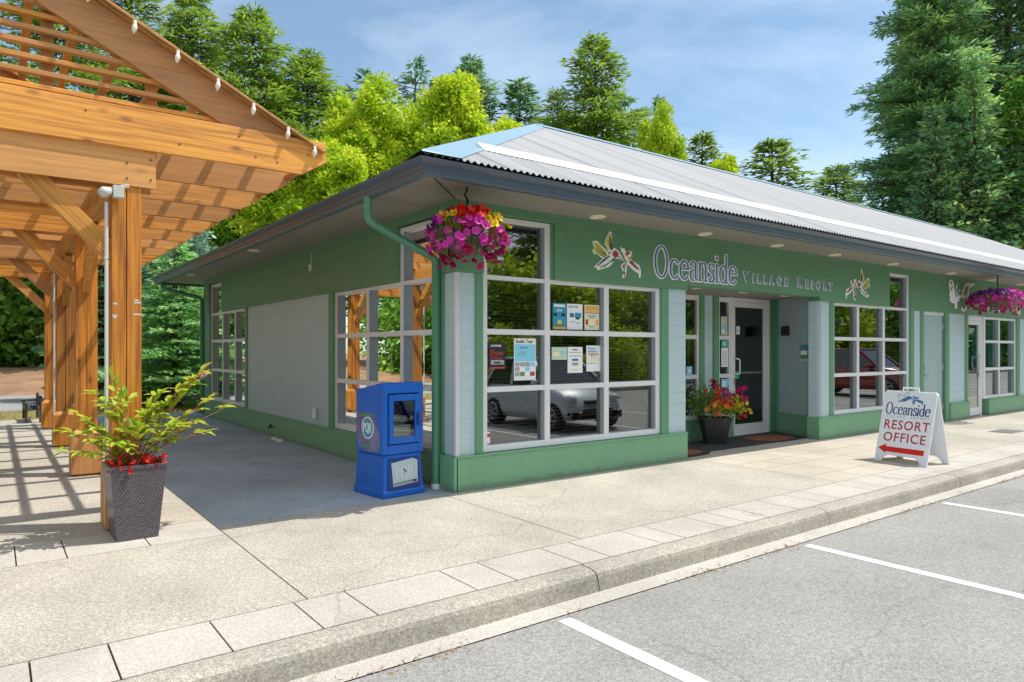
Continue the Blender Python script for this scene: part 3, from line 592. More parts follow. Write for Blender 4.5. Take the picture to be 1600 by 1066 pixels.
m = MB(); m.box(5.03, 5.08, yb + .01, yb + .1, 0, rz - .0015); m.box(3.775, 4.11, yb + .01, yb + .1, 0, rz - .0015); m.box(4.11, 5.03, yb + .013, yb + .1, rz - .07, rz - .005); fin(m, 'door_frame', m_alu)
# room behind the entrance
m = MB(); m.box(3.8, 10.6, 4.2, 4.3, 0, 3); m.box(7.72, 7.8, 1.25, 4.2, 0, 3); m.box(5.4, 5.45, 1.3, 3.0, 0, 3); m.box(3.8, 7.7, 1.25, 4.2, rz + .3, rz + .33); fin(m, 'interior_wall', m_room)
m = MB(); m.box(6.1, 7.4, 3.2, 3.6, 0, 1.05); fin(m, 'reception_desk', mat('desk_teal', (.05, .09, .10), .5))
m = MB(); m.box(6.9, 7.5, 4.15, 4.19, 1.35, 1.9); fin(m, 'picture', mat('picture_blue', (.07, .10, .16), .5))
m = MB(); m.add([(7.2 + .17 * math.cos(a * .5236), 4.14, 1.63 + .22 * math.sin(a * .5236)) for a in range(12)], [tuple(range(12))]); fin(m, 'picture', mat('picture_tan', (.30, .25, .20), .6))
# grey side door and right glass door
m = MB(); m.box(11.23, 12.21, .07, .12, .01, 2.24); d = fin(m, 'door', m_grey, bevel=.002)
m = MB(); m.box(11.2, 12.24, .05, .12, 2.24, 2.30); fin(m, 'door_frame', m_alu)
m = MB(); m.tube([(11.32, .07, 1.0), (11.32, .01, 1.0), (11.45, .01, 1.0)], .012, 8); fin(m, 'handle', m_steel, d, smooth=True)
m = MB(); m.tube([(11.32, .075, 1.15), (11.32, .05, 1.15)], .03, 10); fin(m, 'lock', mat('brass', (.6, .42, .15), .3, metal=.9), d)
m = MB(); [m.box(12.2, 12.225, .045, .07, z, z + .12) for z in (.25, 1.1, 1.95)]; fin(m, 'hinge', m_steel, d)
d = glassdoor(13.42, 14.36, .1, 2.18, 14.28, False, m_glass)
m = MB(); m.box(13.42, 14.42, .09, .16, 2.185, 2.298); m.box(14.365, 14.42, .092, .16, 0, 2.184); fin(m, 'door_frame', m_alu)
text('door_number', '1207', .15, frame((13.66, .098, 1.90), (1, 0, 0), (0, 0, 1)), mat('white_vinyl', (.85, .85, .85), .5), d, .001)
# teal posters of the treatment room seen as a tint behind the right window
m = MB(); m.box(13.5, 16.4, .32, .34, 1.05, 2.3); fin(m, 'window_shade', mat('teal_shade', (.16, .50, .46), .7))
# soffit, gutter -----------------------------------------------------
def ring(prof, z=None):
    """prof [(offset, z)] swept round the wall rectangle"""
    vs = []; n = len(prof)
    for (sx, sy) in ((-1, -1), (1, -1), (1, 1), (-1, 1)):
        for o_, z_ in prof: vs.append(((0 if sx < 0 else BL) + sx * o_, (0 if sy < 0 else BD) + sy * o_, z_))
    fs = []
    for k in range(4):
        for i in range(n - 1): a = k * n + i; b_ = ((k + 1) % 4) * n + i; fs.append((a, b_, b_ + 1, a + 1))
    return vs, fs
def soffmat(name, axis, vent):
    m = bpy.data.materials.new(name); m.use_nodes = True; nt = m.node_tree; N = nt.nodes; K = nt.links.new; b = N['Principled BSDF']; b.inputs['Roughness'].default_value = .55
    t = N.new('ShaderNodeTexCoord'); wv = N.new('ShaderNodeTexWave'); wv.bands_direction = axis; wv.inputs['Scale'].default_value = 3.2 if not vent else 6.5; wv.wave_profile = 'SIN'; K(t.outputs['Object'], wv.inputs['Vector'])
    cr = N.new('ShaderNodeValToRGB'); e = cr.color_ramp.elements; e[0].position = .02; e[1].position = .16; e[0].color = (.17, .145, .12, 1); e[1].color = (.33, .30, .26, 1); K(wv.outputs['Fac'], cr.inputs['Fac']); out = cr.outputs[0]
    if vent:
        mp_ = N.new('ShaderNodeMapping'); mp_.inputs['Scale'].default_value = (1, 1, 1); K(t.outputs['Object'], mp_.inputs['Vector'])
        br = N.new('ShaderNodeTexVoronoi'); br.inputs['Scale'].default_value = 38; br.inputs['Randomness'].default_value = .12; K(mp_.outputs[0], br.inputs['Vector'])
        c2 = N.new('ShaderNodeMapRange'); c2.inputs['From Min'].default_value = .12; c2.inputs['From Max'].default_value = .3; c2.inputs['To Min'].default_value = .45; K(br.outputs['Distance'], c2.inputs['Value'])
        mm = N.new('ShaderNodeMixRGB'); mm.blend_type = 'MULTIPLY'; mm.inputs['Fac'].default_value = 1; K(out, mm.inputs['Color1']); K(c2.outputs[0], mm.inputs['Color2']); out = mm.outputs[0]
    K(out, b.inputs['Base Color']); bu = N.new('ShaderNodeBump'); bu.inputs['Distance'].default_value = .01; bu.inputs['Strength'].default_value = .6; K(wv.outputs['Fac'], bu.inputs['Height']); K(bu.outputs[0], b.inputs['Normal'])
    return m
vs, fs = ring([(-.05, 3.1), (.84, 3.1)])
m_sf, m_sl = soffmat('soffit_vented', 'X', True), soffmat('soffit_ribbed', 'Y', False)
for nm, fi, mm in (('soffit', [0, 2], m_sf), ('soffit', [1, 3], m_sl)):
    m = MB(); m.add(vs, [fs[i] for i in fi]); fin(m, nm, mm)
vs, fs = ring([(.80, 3.10), (.80, 3.05), (.862, 3.05), (.875, 3.062), (.878, 3.098), (.888, 3.104), (.893, 3.138), (.915, 3.15), (.945, 3.172), (.952, 3.186), (.935, 3.186), (.86, 3.16)])
m = MB(); m.add(vs, fs); gut = fin(m, 'gutter', m_guttr)
# mitre joints
m = MB(); m.tube([(-.02, -.02, 3.097), (-.8, -.8, 3.097)], .006, 5); fin(m, 'soffit_seam', m_blk)
m = MB(); m.box(14.6, 14.63, -.957, -.86, 3.05, 3.19); fin(m, 'gutter_joint', m_guttr, gut)
# roof ----------------------------------------------------------------
SL = .493; E0 = -.93; ZR = 3.2
def rz_(y): return ZR + SL * (y - E0)
m_corr = mat('corrugated_metal', (.40, .40, .405), .8, spec=.15, var=.16, vscale=1.2, stretch=(7, .1, .1))
roof = bpy.data.objects.new('roof', bpy.data.meshes.new('roof_hips')); C.objects.link(roof); roof.parent = B
pitch = .0762; amp = .012
xs = np.arange(E0, BL - E0, pitch / 6)
V = []; top = 5.475
for x in xs:
    y1 = min(top, x, BL - x)   # hip lines at 45 degrees
    dz = amp * math.sin((x - E0) / pitch * 2 * math.pi)
    V += [(x, E0, ZR + dz + .02), (x, max(y1, E0), rz_(max(y1, E0)) + dz + .02)]
V = np.array(V); n = len(xs); F = np.array([(2 * i, 2 * i + 2, 2 * i + 3, 2 * i + 1) for i in range(n - 1)])
sh = npmesh('roof_sheet', V, F, m_corr, roof); sh.data.polygons.foreach_set('use_smooth', [True] * len(F))
nt_ = m_corr.node_tree; K_ = nt_.links.new; tcx = nt_.nodes.new('ShaderNodeTexCoord'); sx_ = nt_.nodes.new('ShaderNodeSeparateXYZ'); K_(tcx.outputs['Object'], sx_.inputs[0])
mdl = nt_.nodes.new('ShaderNodeMath'); mdl.operation = 'PINGPONG'; mdl.inputs[1].default_value = .43; K_(sx_.outputs['X'], mdl.inputs[0]); lt_ = nt_.nodes.new('ShaderNodeMapRange'); lt_.inputs['From Min'].default_value = .0; lt_.inputs['From Max'].default_value = .022; lt_.inputs['To Min'].default_value = .42; lt_.inputs['To Max'].default_value = 1; K_(mdl.outputs[0], lt_.inputs['Value'])
bc = m_corr.node_tree.nodes['Principled BSDF'].inputs['Base Color']; src = bc.links[0].from_socket; mm_r = nt_.nodes.new('ShaderNodeMixRGB'); mm_r.blend_type = 'MULTIPLY'; mm_r.inputs['Fac'].default_value = 1; K_(src, mm_r.inputs['Color1']); K_(lt_.outputs[0], mm_r.inputs['Color2']); K_(mm_r.outputs[0], bc)
me = roof.data; 
me.from_pydata([(E0, E0, ZR), (E0, BD - E0, ZR), (top, top, rz_(top)), (BL - top, top, rz_(top)), (BL - E0, E0, ZR), (BL - E0, BD - E0, ZR), (E0, E0, ZR)], [], [(0, 2, 1), (1, 2, 3, 5), (3, 4, 5)]); me.materials.append(m_corr); me.update()
# flashings
def rp(x, y, up): return (x, y, rz_(y) + up)
m = MB(); hw = .40
m.add([rp(E0 + .0, E0 - .005, .034), rp(E0 + hw, E0 - .005, .034), rp(top + hw * .75, top, .035), rp(top, top, .055), rp(E0 + .0, E0 + .0, .045)], [(0, 1, 2, 3, 4)])
m.add([(E0, E0, ZR + .045), (E0, E0 + hw, ZR + .01), (top, top + hw * .2, rz_(top) + .03), (top, top, rz_(top) + .055)], [(0, 3, 2, 1)])
fin(m, 'hip_cap', m_cap, roof)
m = MB(); m.add([(top, top - .16, rz_(top) - .03), (BL - top, top - .16, rz_(top) - .03), (BL - top, top, rz_(top) + .07), (top, top, rz_(top) + .07), (top, top + .16, rz_(top) - .03), (BL - top, top + .16, rz_(top) - .03)], [(0, 1, 2, 3), (3, 2, 5, 4)])
fin(m, 'ridge_cap', m_cap, roof)
m = MB(); y0 = -.10
a0 = [(0, y0, rz_(y0) + .035), (0, .035, rz_(.035) + .085), (0, .09, rz_(.09) + .035)]
x0, x1 = .30, BL - .6
m.add([(x0 + (0, 0, 0)[i], a0[i][1], a0[i][2]) for i in range(3)] + [(x1, a0[i][1], a0[i][2]) for i in range(3)], [(0, 1, 2), (0, 3, 4, 1), (1, 4, 5, 2), (5, 4, 3)])
fin(m, 'snow_guard', mat('white_metal', (.86, .87, .86), .4), roof)
# closed gap under the roof sheet
vs, fs = ring([(.80, 3.12), (.80, 3.19), (.93, 3.20)])
m = MB(); m.add(vs, fs); fin(m, 'fascia_board', m_blk)
# downpipes -------------------------------------------------------------
dp = MB(); dp.tube([(-.86, .30, 3.06), (-.86, .30, 2.90), (-.855, .302, 2.86), (-.83, .305, 2.82), (-.78, .308, 2.79), (-.12, .33, 2.53), (-.06, .332, 2.49), (-.045, .334, 2.44), (-.045, .334, .05)], [.046] * 9, 8); p1 = fin(dp, 'downpipe', m_pipe, smooth=False)
q = MB(); q.tube([(-.045, .334, .055), (-.045, .334, .0)], .05, 10); fin(q, 'pipe_shoe', m_alu, p1)
dp = MB(); dp.tube([(-.8, 11.35, 3.06), (-.8, 11.3, 2.94), (-.72, 11.25, 2.90), (-.06, 11.0, 2.72), (-.02, 10.98, 2.66), (-.02, 10.98, .05)], .046, 8); fin(dp, 'downpipe', m_pipe)
# lamps in the soffit ------------------------------------------------------
def disc(x, y, z, r=.1):
    m = MB(); m.lathe([(0.001, z - .012), (r * .72, z - .012), (r * .8, z - .02), (r, z - .014), (r, z)], (x, y), 20); return fin(m, 'soffit_lamp', m_lampc, smooth=True)
for x in (1.86, 3.88, 5.60, 7.30, 9.35, 11.9, 14.1, 15.9, 18.1, 20.5, 23, 26): disc(x, -.21, 3.1)
disc(-.57, 5.08, 3.1); disc(-.57, 9.5, 3.1)
for x in (4.4, 5.55, 6.7): disc(x, .32, rz, .09)
# wall lamp in the recess, vents, tap, little bits on the left wall -------
m = MB(splay); m.box(.80, .93, -.08, .015, 1.77, 1.94); fin(m, 'wall_lamp', m_blk, bevel=.006)
m = MB(); m.box(-.035, .006, 3.93, 4.02, .47, .63); fin(m, 'vent_cover', m_alu, bevel=.01)
m = MB(); m.tube([(.0, 5.95, .17), (-.07, 5.95, .17), (-.08, 5.95, .14)], .014, 8); m.tube([(-.045, 5.95, .17), (-.045, 5.95, .22)], .02, 8); fin(m, 'tap', m_blk)
m = MB(); m.tube([(.0, 4.12, 3.0), (-.01, 4.12, 2.82)], .006, 5); m.box(-.035, -.003, 4.09, 4.15, 2.72, 2.82); fin(m, 'wall_hook', m_alu)
m = MB(); m.box(14.54, 14.62, -.02, .01, 0, .02); 
# lettering --------------------------------------------------------------
m_white = mat('sign_white', (.93, .95, .98), .5); m_navy = mat('sign_navy', (.05, .075, .30), .45); m_mid = mat('sign_blue', (.30, .36, .60), .45)
Mf = frame((3.09, -.002, 2.475), (1, 0, 0), (0, 0, 1))
w1 = serif('Oceanside', .262, Mf, .0185, 0, .010, thin=.045, thick=.13, xs=.90); fin(w1, 'sign_lettering', m_white)
w2 = serif('Oceanside', .262, Mf, .0035, .0125, .0135, thin=.045, thick=.13, xs=.90); fin(w2, 'sign_lettering', m_navy)
w3 = serif('Oceanside', .262, Mf @ Matrix.Translation((.004, 0, 0)), -.0065, .018, .0185, thin=.045, thick=.13, xs=.90); fin(w3, 'sign_lettering', m_mid)
def outlined(s, x, z, size, sp=1.35):
    for i, (bold, y, mm) in enumerate(((.0115, -.002, m_white), (.0, -.012, m_navy))):
        text('sign_lettering', s, size, frame((x, y, z), (1, 0, 0), (0, 0, 1)), mm, B, .004 if i == 0 else .001, 1.0, sp, bold=bold)
outlined('V', 5.06, 2.53, .215); outlined('ILLAGE', 5.29, 2.53, .185, 1.8)
outlined('R', 6.52, 2.53, .215); outlined('ESORT', 6.76, 2.53, .185, 1.8)
colm = {'w': m_white, 'y': mat('sign_yellow', (.70, .68, .12), .5), 'r': mat('sign_red', (.50, .06, .05), .5), 'n': mat('sign_ink', (.05, .07, .12), .5), 'o': mat('sign_orange', (.85, .45, .05), .5), 'k': mat('sign_brown', (.25, .18, .08), .5)}
def emblem(polys, M, parent, name='emblem', only=None, cols=colm, dz=.004, local=False, sub=None):
    root_ = None
    for c in cols:
        pl = [(i, p) for i, (k_, p) in enumerate(polys) if k_ == c]
        if not pl or (only and c not in only): continue
        mb = MB()
        for i, p in pl:
            d = (dz * .6 if c == 'w' else dz) + i * .0003
            mb.prism(p, lambda u, v, dd: M @ Vector((u, v, dd)), 0, d)
        o = mb.build(name, cols[c], parent, local=local); recalc(o)
    return
def inset(p, k):
    cx_ = sum(u for u, v in p) / len(p); cy_ = sum(v for u, v in p) / len(p); return [(cx_ + (u - cx_) * k, cy_ + (v - cy_) * k) for u, v in p]
def quill(a, b, w=.010): 
    dx, dy = b[0] - a[0], b[1] - a[1]; l = math.hypot(dx, dy); nx_, ny_ = -dy / l * w / 2, dx / l * w / 2
    return [(a[0] + nx_, a[1] + ny_), (b[0] + nx_ * .3, b[1] + ny_ * .3), (b[0] - nx_ * .3, b[1] - ny_ * .3), (a[0] - nx_, a[1] - ny_)]
BIRD_ALL = BIRD_ALL[:4] + [('y', inset(BIRD_ALL[0][1], .80)), ('y', inset(BIRD_ALL[1][1], .78))] + BIRD_ALL[6:] + [('n', quill(a_, b_)) for a_, b_ in (((.31, .23), (.10, .37)), ((.31, .23), (.10, .31)), ((.28, .21), (.13, .26)), ((.40, .31), (.37, .50)), ((.39, .31), (.33, .43)), ((.41, .32), (.395, .45)), ((.50, .245), (.26, .085)), ((.46, .20), (.20, .07)), ((.66, .20), (.60, .02)), ((.74, .20), (.91, .09)))]
Mb = frame((1.9, -.003, 2.45), (1, 0, 0), (0, 0, 1)); emblem(BIRD_ALL, Mb, B, 'hummingbird_emblem')
mir = [(c, [(-u, v) for u, v in p]) for c, p in BIRD_ALL]
Mb = frame((8.98, -.003, 2.42), (1, 0, 0), (0, 0, 1)); emblem(mir, Mb, B, 'hummingbird_emblem')
emblem(BFLY, frame((12.3, -.002, 2.4), (1, 0, 0), (0, 0, 1)), B, 'butterfly_emblem')
# script lettering of the right-hand shop, mostly behind the basket
Ms = frame((13.0, .004, 2.42), (1, 0, 0), (0, 0, 1)); sm = MB(); k_ = 0
scr = [sc([(.55, .50), (.42, .56), (.2, .50), (.08, .34), (.14, .24), (.26, .30)]), sc([(.42, .52), (.36, .30), (.28, .06), (.12, -.04), (.0, .02)]), [(.20, .54), (.70, .56)],
       sc([(.52, .22), (.56, .05), (.60, .18), (.70, .22), (.72, .04)]), sc([(.86, .18), (.98, .22), (.95, .06), (.84, .06), (.86, .18)]), sc([(1.1, .2), (1.12, .04), (1.24, .2), (1.3, .05)]), sc([(1.5, .45), (1.5, .05), (1.6, .04)]), sc([(1.75, .2), (1.86, .2), (1.85, .04), (1.74, .06), (1.75, .2)]), sc([(2.05, .2), (2.2, .2), (2.1, .02), (2.3, .04)])]
for s_ in scr: k_ += 1; ribbon(sm, s_, .03, .05, .008, lambda u, v, d: Ms @ Vector((u, v, d)), 0, .01 + k_ * .0004)
fin(sm, 'sign_lettering', mat('sign_cream', (.78, .76, .66), .5))
text('sign_lettering', 'Be', .33, frame((16.25, .004, 2.40), (1, 0, 0), (0, 0, 1)), MATS['sign_cream'], B, .006, 1.0, 1.1, bold=.012)

def islands_apart(names):
    """one object for each separate board or sheet of the parts called NAMES"""
    for o in list(B.children_recursive):
        if o.type != 'MESH' or o.name.split('.')[0] not in names: continue
        me = o.data; par = list(range(len(me.vertices)))
        def find(a):
            while par[a] != a: par[a] = par[par[a]]; a = par[a]
            return a
        for e in me.edges:
            a, b_ = find(e.vertices[0]), find(e.vertices[1])
            if a != b_: par[a] = b_
        grp = {}
        for p_ in me.polygons: grp.setdefault(find(p_.vertices[0]), []).append(p_)
        if len(grp) < 2: continue
        base = o.name.split('.')[0]
        for k_, ps in enumerate(list(grp.values())):
            idx = {}; vs = []; fs = []
            for p_ in ps:
                f_ = []
                for v in p_.vertices:
                    if v not in idx: idx[v] = len(vs); vs.append(tuple(me.vertices[v].co))
                    f_.append(idx[v])
                fs.append(f_)
            nm = bpy.data.meshes.new(base); nm.from_pydata(vs, [], fs); nm.materials.append(me.materials[0]); nm.update()
            n_ = o.copy(); n_.data = nm; C.objects.link(n_)
        for ch in list(o.children): ch.parent = o.parent
        bpy.data.objects.remove(o)
islands_apart({'jamb', 'soffit', 'trim_board', 'wall_panel', 'interior_wall', 'interior_shelf', 'hinge', 'plinth', 'back_wall', 'top_board', 'hummingbird_emblem'})
# ================================================================== PERGOLA
PG = thing('pergola', 'orange stained timber pergola with slatted gable and boxed post bases', 'pergola', (-4.6, .5, 0))
XR = -3.0; XC = -4.6; XL = 2 * XC - XR
posty = [.535, 3.64, 6.745, 9.85]; hwp = .112
def pp(mb, name, m, **k): return mb.build(name, m, PG, bevel=.004, **k)
for j, py in enumerate(posty):
    for xc in (XR, XL):
        m = MB(); m.box(xc - hwp, xc - .003, py - hwp, py + hwp, 0, 2.89); m.box(xc + .003, xc + hwp, py - hwp, py + hwp, 0, 2.89); post = pp(m, 'post', woodZ)
        m = MB(); b0 = hwp + .05; zt = .50
        for (x0, x1, y0, y1) in ((xc - b0, xc + b0, py - b0, py - hwp - .002), (xc - b0, xc + b0, py + hwp + .002, py + b0), (xc - b0, xc - hwp - .002, py - hwp - .002, py + hwp + .002), (xc + hwp + .002, xc + b0, py - hwp - .002, py + hwp + .002)):
            m.box(x0, x1, y0, y1, .03, zt)
        n4 = lambda r, z: [(xc - r, py - r, z), (xc + r, py - r, z), (xc + r, py + r, z), (xc - r, py + r, z)]
        m.add(n4(b0 + .001, zt) + n4(hwp + .002, zt + .055), [(0, 1, 5, 4), (1, 2, 6, 5), (2, 3, 7, 6), (3, 0, 4, 7)])
        base = m.build('post_base', woodZ, post)
    for s in (1, -1):
        xc = XR if s > 0 else XL
        # cross braces in the truss plane and along the row
        p_, q_ = Vector((xc - s * .02, py, 2.24)), Vector((xc - s * .70, py, 2.95)); l_ = (q_ - p_).length / 2; m = MB(); m.box(-l_, l_, -.07, .07, -.07, .07); o = m.build('brace', woodX, PG, local=True, bevel=.004); o.location = (p_ + q_) / 2 - origin(PG); o.rotation_euler = (0, -math.atan2(q_.z - p_.z, q_.x - p_.x), 0)
        for t in (1, -1):
            if (j == 0 and t < 0) or (j == 3 and t > 0): continue
            m = MB(); m.bar((xc, py + t * .06, 2.24), (xc, py + t * .74, 2.95), .09, .13); pp(m, 'brace', woodY)
    m = MB(); m.box(XL - .22, XR + .22, py - hwp - .015, py + hwp + .02 if j else py - hwp - .001, 2.888, 3.20); pp(m, 'tie_beam', woodX)
    if j == 0:
        m = MB(); m.box(XL - .22, XR + .22, py + hwp + .001, py + hwp + .04, 2.888, 3.20); pp(m, 'tie_beam', woodX)
for xc in (XR, XL):
    m = MB(); m.box(xc - .07, xc + .07, .46, 10.0, 2.95, 3.198); pp(m, 'long_beam', woodY)
# joists across, ends chamfered
xe = -1.27; xm = 2 * XC - xe
jy = [.375 + 1.035 * k for k in range(10)]
for k, y in enumerate(jy):
    z0, z1 = 3.203, 3.545; m = MB()
    m.prism([(xm, z1), (xm, z0 + .15), (xm + .24, z0), (xe - .24, z0), (xe, z0 + .15), (xe, z1)], lambda u, v, d: (u, d, v), y, y + .04)
    o = pp(m, 'joist', woodX); recalc(o)
for (bx, bz) in ((-1.45, 3.40), (-1.75, 3.28), (-2.1, 3.46), (-2.6, 3.30), (-1.95, 3.30), (-3.3, 3.45)):
    m = MB(); m.tube([(bx, .3765, bz), (bx, .371, bz)], .008, 8); m.build('nail', mat('nail_dark', (.07, .05, .04), .6), PG)
for (bx, bz) in ((-2.82, 3.13), (-2.82, 2.96), (-3.0, 3.08), (-3.0, 2.95)):
    m = MB(); m.tube([(bx, posty[0] - hwp - .014, bz), (bx, posty[0] - hwp - .021, bz)], .008, 8); m.build('nail', mat('nail_dark', (.07, .05, .04), .6), PG)
# rafters of each truss with a thin cap board, king studs and slats in the gable
def rz2(x): return 3.50 + .5 * (-1.38 - x)
for j, py in enumerate(posty):
    y0 = py - .075 if j else py - .10
    for s in (1, -1):
        f = (lambda x: x) if s > 0 else (lambda x: 2 * XC - x)
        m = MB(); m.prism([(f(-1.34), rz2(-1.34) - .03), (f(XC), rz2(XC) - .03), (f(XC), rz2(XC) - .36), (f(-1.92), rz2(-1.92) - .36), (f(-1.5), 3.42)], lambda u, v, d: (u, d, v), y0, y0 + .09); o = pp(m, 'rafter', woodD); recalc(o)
        m = MB(); m.prism([(f(-1.30), rz2(-1.30) - .026), (f(XC), rz2(XC) - .026), (f(XC), rz2(XC)), (f(-1.30), rz2(-1.30))], lambda u, v, d: (u, d, v), y0 - .105, y0 + .12); o = pp(m, 'cap_board', woodX); recalc(o)
    for xs_ in (-2.79, -3.55, -4.6, -5.65, -6.41):
        x_ = xs_ if xs_ >= XC else 2 * XC - xs_
        m = MB(); m.box(xs_ - .045, xs_ + .045, y0 + .0955, y0 + .18, 3.20, rz2(x_) - .2); pp(m, 'stud', woodZ)
    z = 3.60
    while z < rz2(XC) - .35:
        xr = -1.38 - (z + .36 - 3.50) / .5 + .10
        m = MB(); m.box(2 * XC - xr, xr, y0 + .055 if j else y0 + .092 - .06, y0 + .0945, z - .020, z + .020)
        pp(m, 'slat', woodX); z += .115
# purlins along the slope
x = -1.30; k = 0
while x > XC:
    for s in (1, -1):
        xx = x if s > 0 else 2 * XC - x
        m = MB(); m.box(xx - .035, xx + .035, .5, 10.1, rz2(x) - .075, rz2(x) - .03); pp(m, 'purlin', woodY)
    x -= .335
for j, py in enumerate(posty):
    yv = py - hwp - .018
    if j in (1, 3): continue
    m = MB(); m.tube([(-3.15, yv + .0, .06), (-3.15, yv, 2.73)], .014, 8); m.box(-3.165, -3.135, yv - .016, yv + .02, 2.26, 2.275); m.build('conduit', mat('conduit_white', (.62, .63, .60), .4), PG, smooth=False)
    yf = py - hwp - .10
    m = MB(); m.box(-3.11, -3.03, yf + .0, yf + .08, 2.765, 2.865); m.bar((-3.05, yf + .04, 2.86), (-2.99, yf + .03, 2.875), .03, .03)
    fl = m.build('floodlight', m_alud if 0 else mat('flood_grey', (.55, .55, .52), .4), PG, bevel=.004)
    m = MB(); m.tube([(-3.12, yf + .04, 2.82), (-3.17, yf + .02, 2.80), (-3.20, yf, 2.78)], [.03, .046, .034], 12); m.build('lamp_shade', MATS['flood_grey'], fl, smooth=True)
# paint scrapes on the first post
m = MB()
for (z, x0, w_) in ((1.90, -2.945, .05), (1.885, -3.10, .03), (1.80, -2.95, .055), (1.785, -3.105, .035), (1.92, -2.94, .03), (1.77, -3.10, .025)): m.box(x0, x0 + w_, posty[0] - hwp - .0015, posty[0] - hwp + .01, z, z + .014)
m.build('paint_mark', mat('scrape_white', (.6, .58, .55), .6), PG)
# string of clear bulbs along the rafter
SLT = thing('string_light', 'string of clear cone bulbs draped along the sloping pergola rafter', 'string lights', (-2.4, .36, 3.9))
yb_ = .375
m = MB(); pts = []
xsb = [-1.40, -1.66, -1.98, -2.29, -2.62, -2.95, -3.28, -3.6, -3.95, -4.3]
for i, xb in enumerate(xsb):
    pts.append((xb, yb_ - .03, rz2(xb) - .02 if i else 3.50))
    if i < len(xsb) - 1:
        xm_ = (xb + xsb[i + 1]) / 2; pts.append((xm_, yb_ - .012, rz2(xm_) - .035))
m.tube([(-1.27, yb_ - .02, 3.45)] + pts, .005, 5); m.build('cable', mat('green_cable', (.10, .13, .09), .5), SLT)
for i, xb in enumerate(xsb):
    z = (rz2(xb) if i else 3.51) - .045; y = yb_ - .045
    m = MB(); m.tube([(xb, y + .01, z + .02), (xb, y, z - .01)], .014, 8); s_ = m.build('socket', mat('socket_white', (.75, .76, .74), .4), SLT)
    m = MB(); m.tube([(xb, y, z - .01), (xb - .003, y, z - .035), (xb - .008, y, z - .065), (xb - .012, y, z - .092)], [.013, .023, .019, .004], 10); m.build('bulb', mat('bulb_glass', (.82, .76, .62), .12, spec=.8), SLT, smooth=True)
# ================================================================== NEWSPAPER BOX
m_blue = mat('blue_plastic', (.006, .13, .60), .36, var=.12, vscale=5, bump=.05, bscale=60)
m_blued = mat('blue_plastic_dark', (.006, .05, .25), .4)
m_paper = mat('newsprint', (.85, .83, .79), .8, var=.35, vscale=30, stretch=(1, 1, 12))
NB = thing('newspaper_box', 'blue plastic newspaper box with a window door, standing by the green downpipe', 'newspaper box', (-.54, .46, 0), R(7)); NB['_loc'] = 1
def loft(secs):   # secs: list of (z, x half, y front, y back)
    mb = MB(); vs = []; 
    for z, hx, yf, yb2 in secs: vs += [(-hx, yf, z), (hx, yf, z), (hx, yb2, z), (-hx, yb2, z)]
    fs = [(3, 2, 1, 0)] + [(4 * (len(secs) - 1) + i for i in range(4))]
    fs = [(3, 2, 1, 0), tuple(4 * (len(secs) - 1) + i for i in range(4))]
    for s in range(len(secs) - 1):
        for i in range(4): a = 4 * s + i; b_ = 4 * s + (i + 1) % 4; fs.append((a, b_, b_ + 4, a + 4))
    return mb.add(vs, fs)
m = loft([(0.0, .262, -.285, .285), (.055, .262, -.285, .285), (.09, .25, -.27, .275), (.42, .232, -.245, .26), (.44, .226, -.24, .255)]); nb_b = m.build('pedestal', m_blue, NB, local=True, bevel=.016)
m = MB()   # upper housing as a frame round the door so the papers sit in a real hollow
yf = -.265
m.box(-.25, -.19, yf, .25, .44, 1.10); m.box(.19, .25, yf, .25, .44, 1.10); m.box(-.19, .19, yf, .25, .44, .535); m.box(-.19, .19, .22, .25, .535, 1.06)
m.prism([(-.268, 1.06), (.25, 1.06), (.25, 1.085), (-.235, 1.175), (-.262, 1.16)], lambda u, v, d: (d, u, v), -.2505, .2505)
up = m.build('housing', m_blue, NB, local=True, bevel=.008); recalc(up)
m = MB(); yd = yf - .02
m.box(-.185, -.135, yd, yf + .01, .545, 1.05); m.box(.135, .185, yd, yf + .01, .545, 1.05); m.box(-.135, .135, yd, yf + .01, .545, .61); m.box(-.135, .135, yd, yf + .01, .985, 1.05)
door = m.build('door', m_blue, NB, local=True, bevel=.006)
m = MB(); m.add([(-.14, yf - .005, .60), (.14, yf - .005, .60), (.14, yf - .005, .99), (-.14, yf - .005, .99)], [(0, 1, 2, 3)]); m.build('pane', glassmat('box_glass', .04, (.8, .85, .85)), door, local=True)
m = MB(); m.box(.148, .172, yd - .03, yd - .001, .72, .86); m.build('handle', m_blued, door, local=True, bevel=.006)
rg = random.Random(2)
for i in range(9):
    m = MB(); z = .56 + i * .026; o_ = rg.uniform(-.012, .012); n_ = 10
    m.tube([(-.15, -.11 + o_, z), (.10 + o_, -.11 + o_, z)], .02, 8) if i > 6 else m.box(-.16 + o_, .11 + o_, -.235 + o_, .05, z - .011, z + .011)
    m.build('newspaper', m_paper, NB, local=True, bevel=.009)
m = MB(); m.tube([(-.15, -.16, .79), (-.05, -.17, .80), (.08, -.165, .785), (.11, -.16, .77)], [.03, .042, .038, .02], 10); m.build('newspaper', mat('plastic_wrap', (.85, .86, .85), .25, var=.4, vscale=22), NB, local=True, smooth=True)
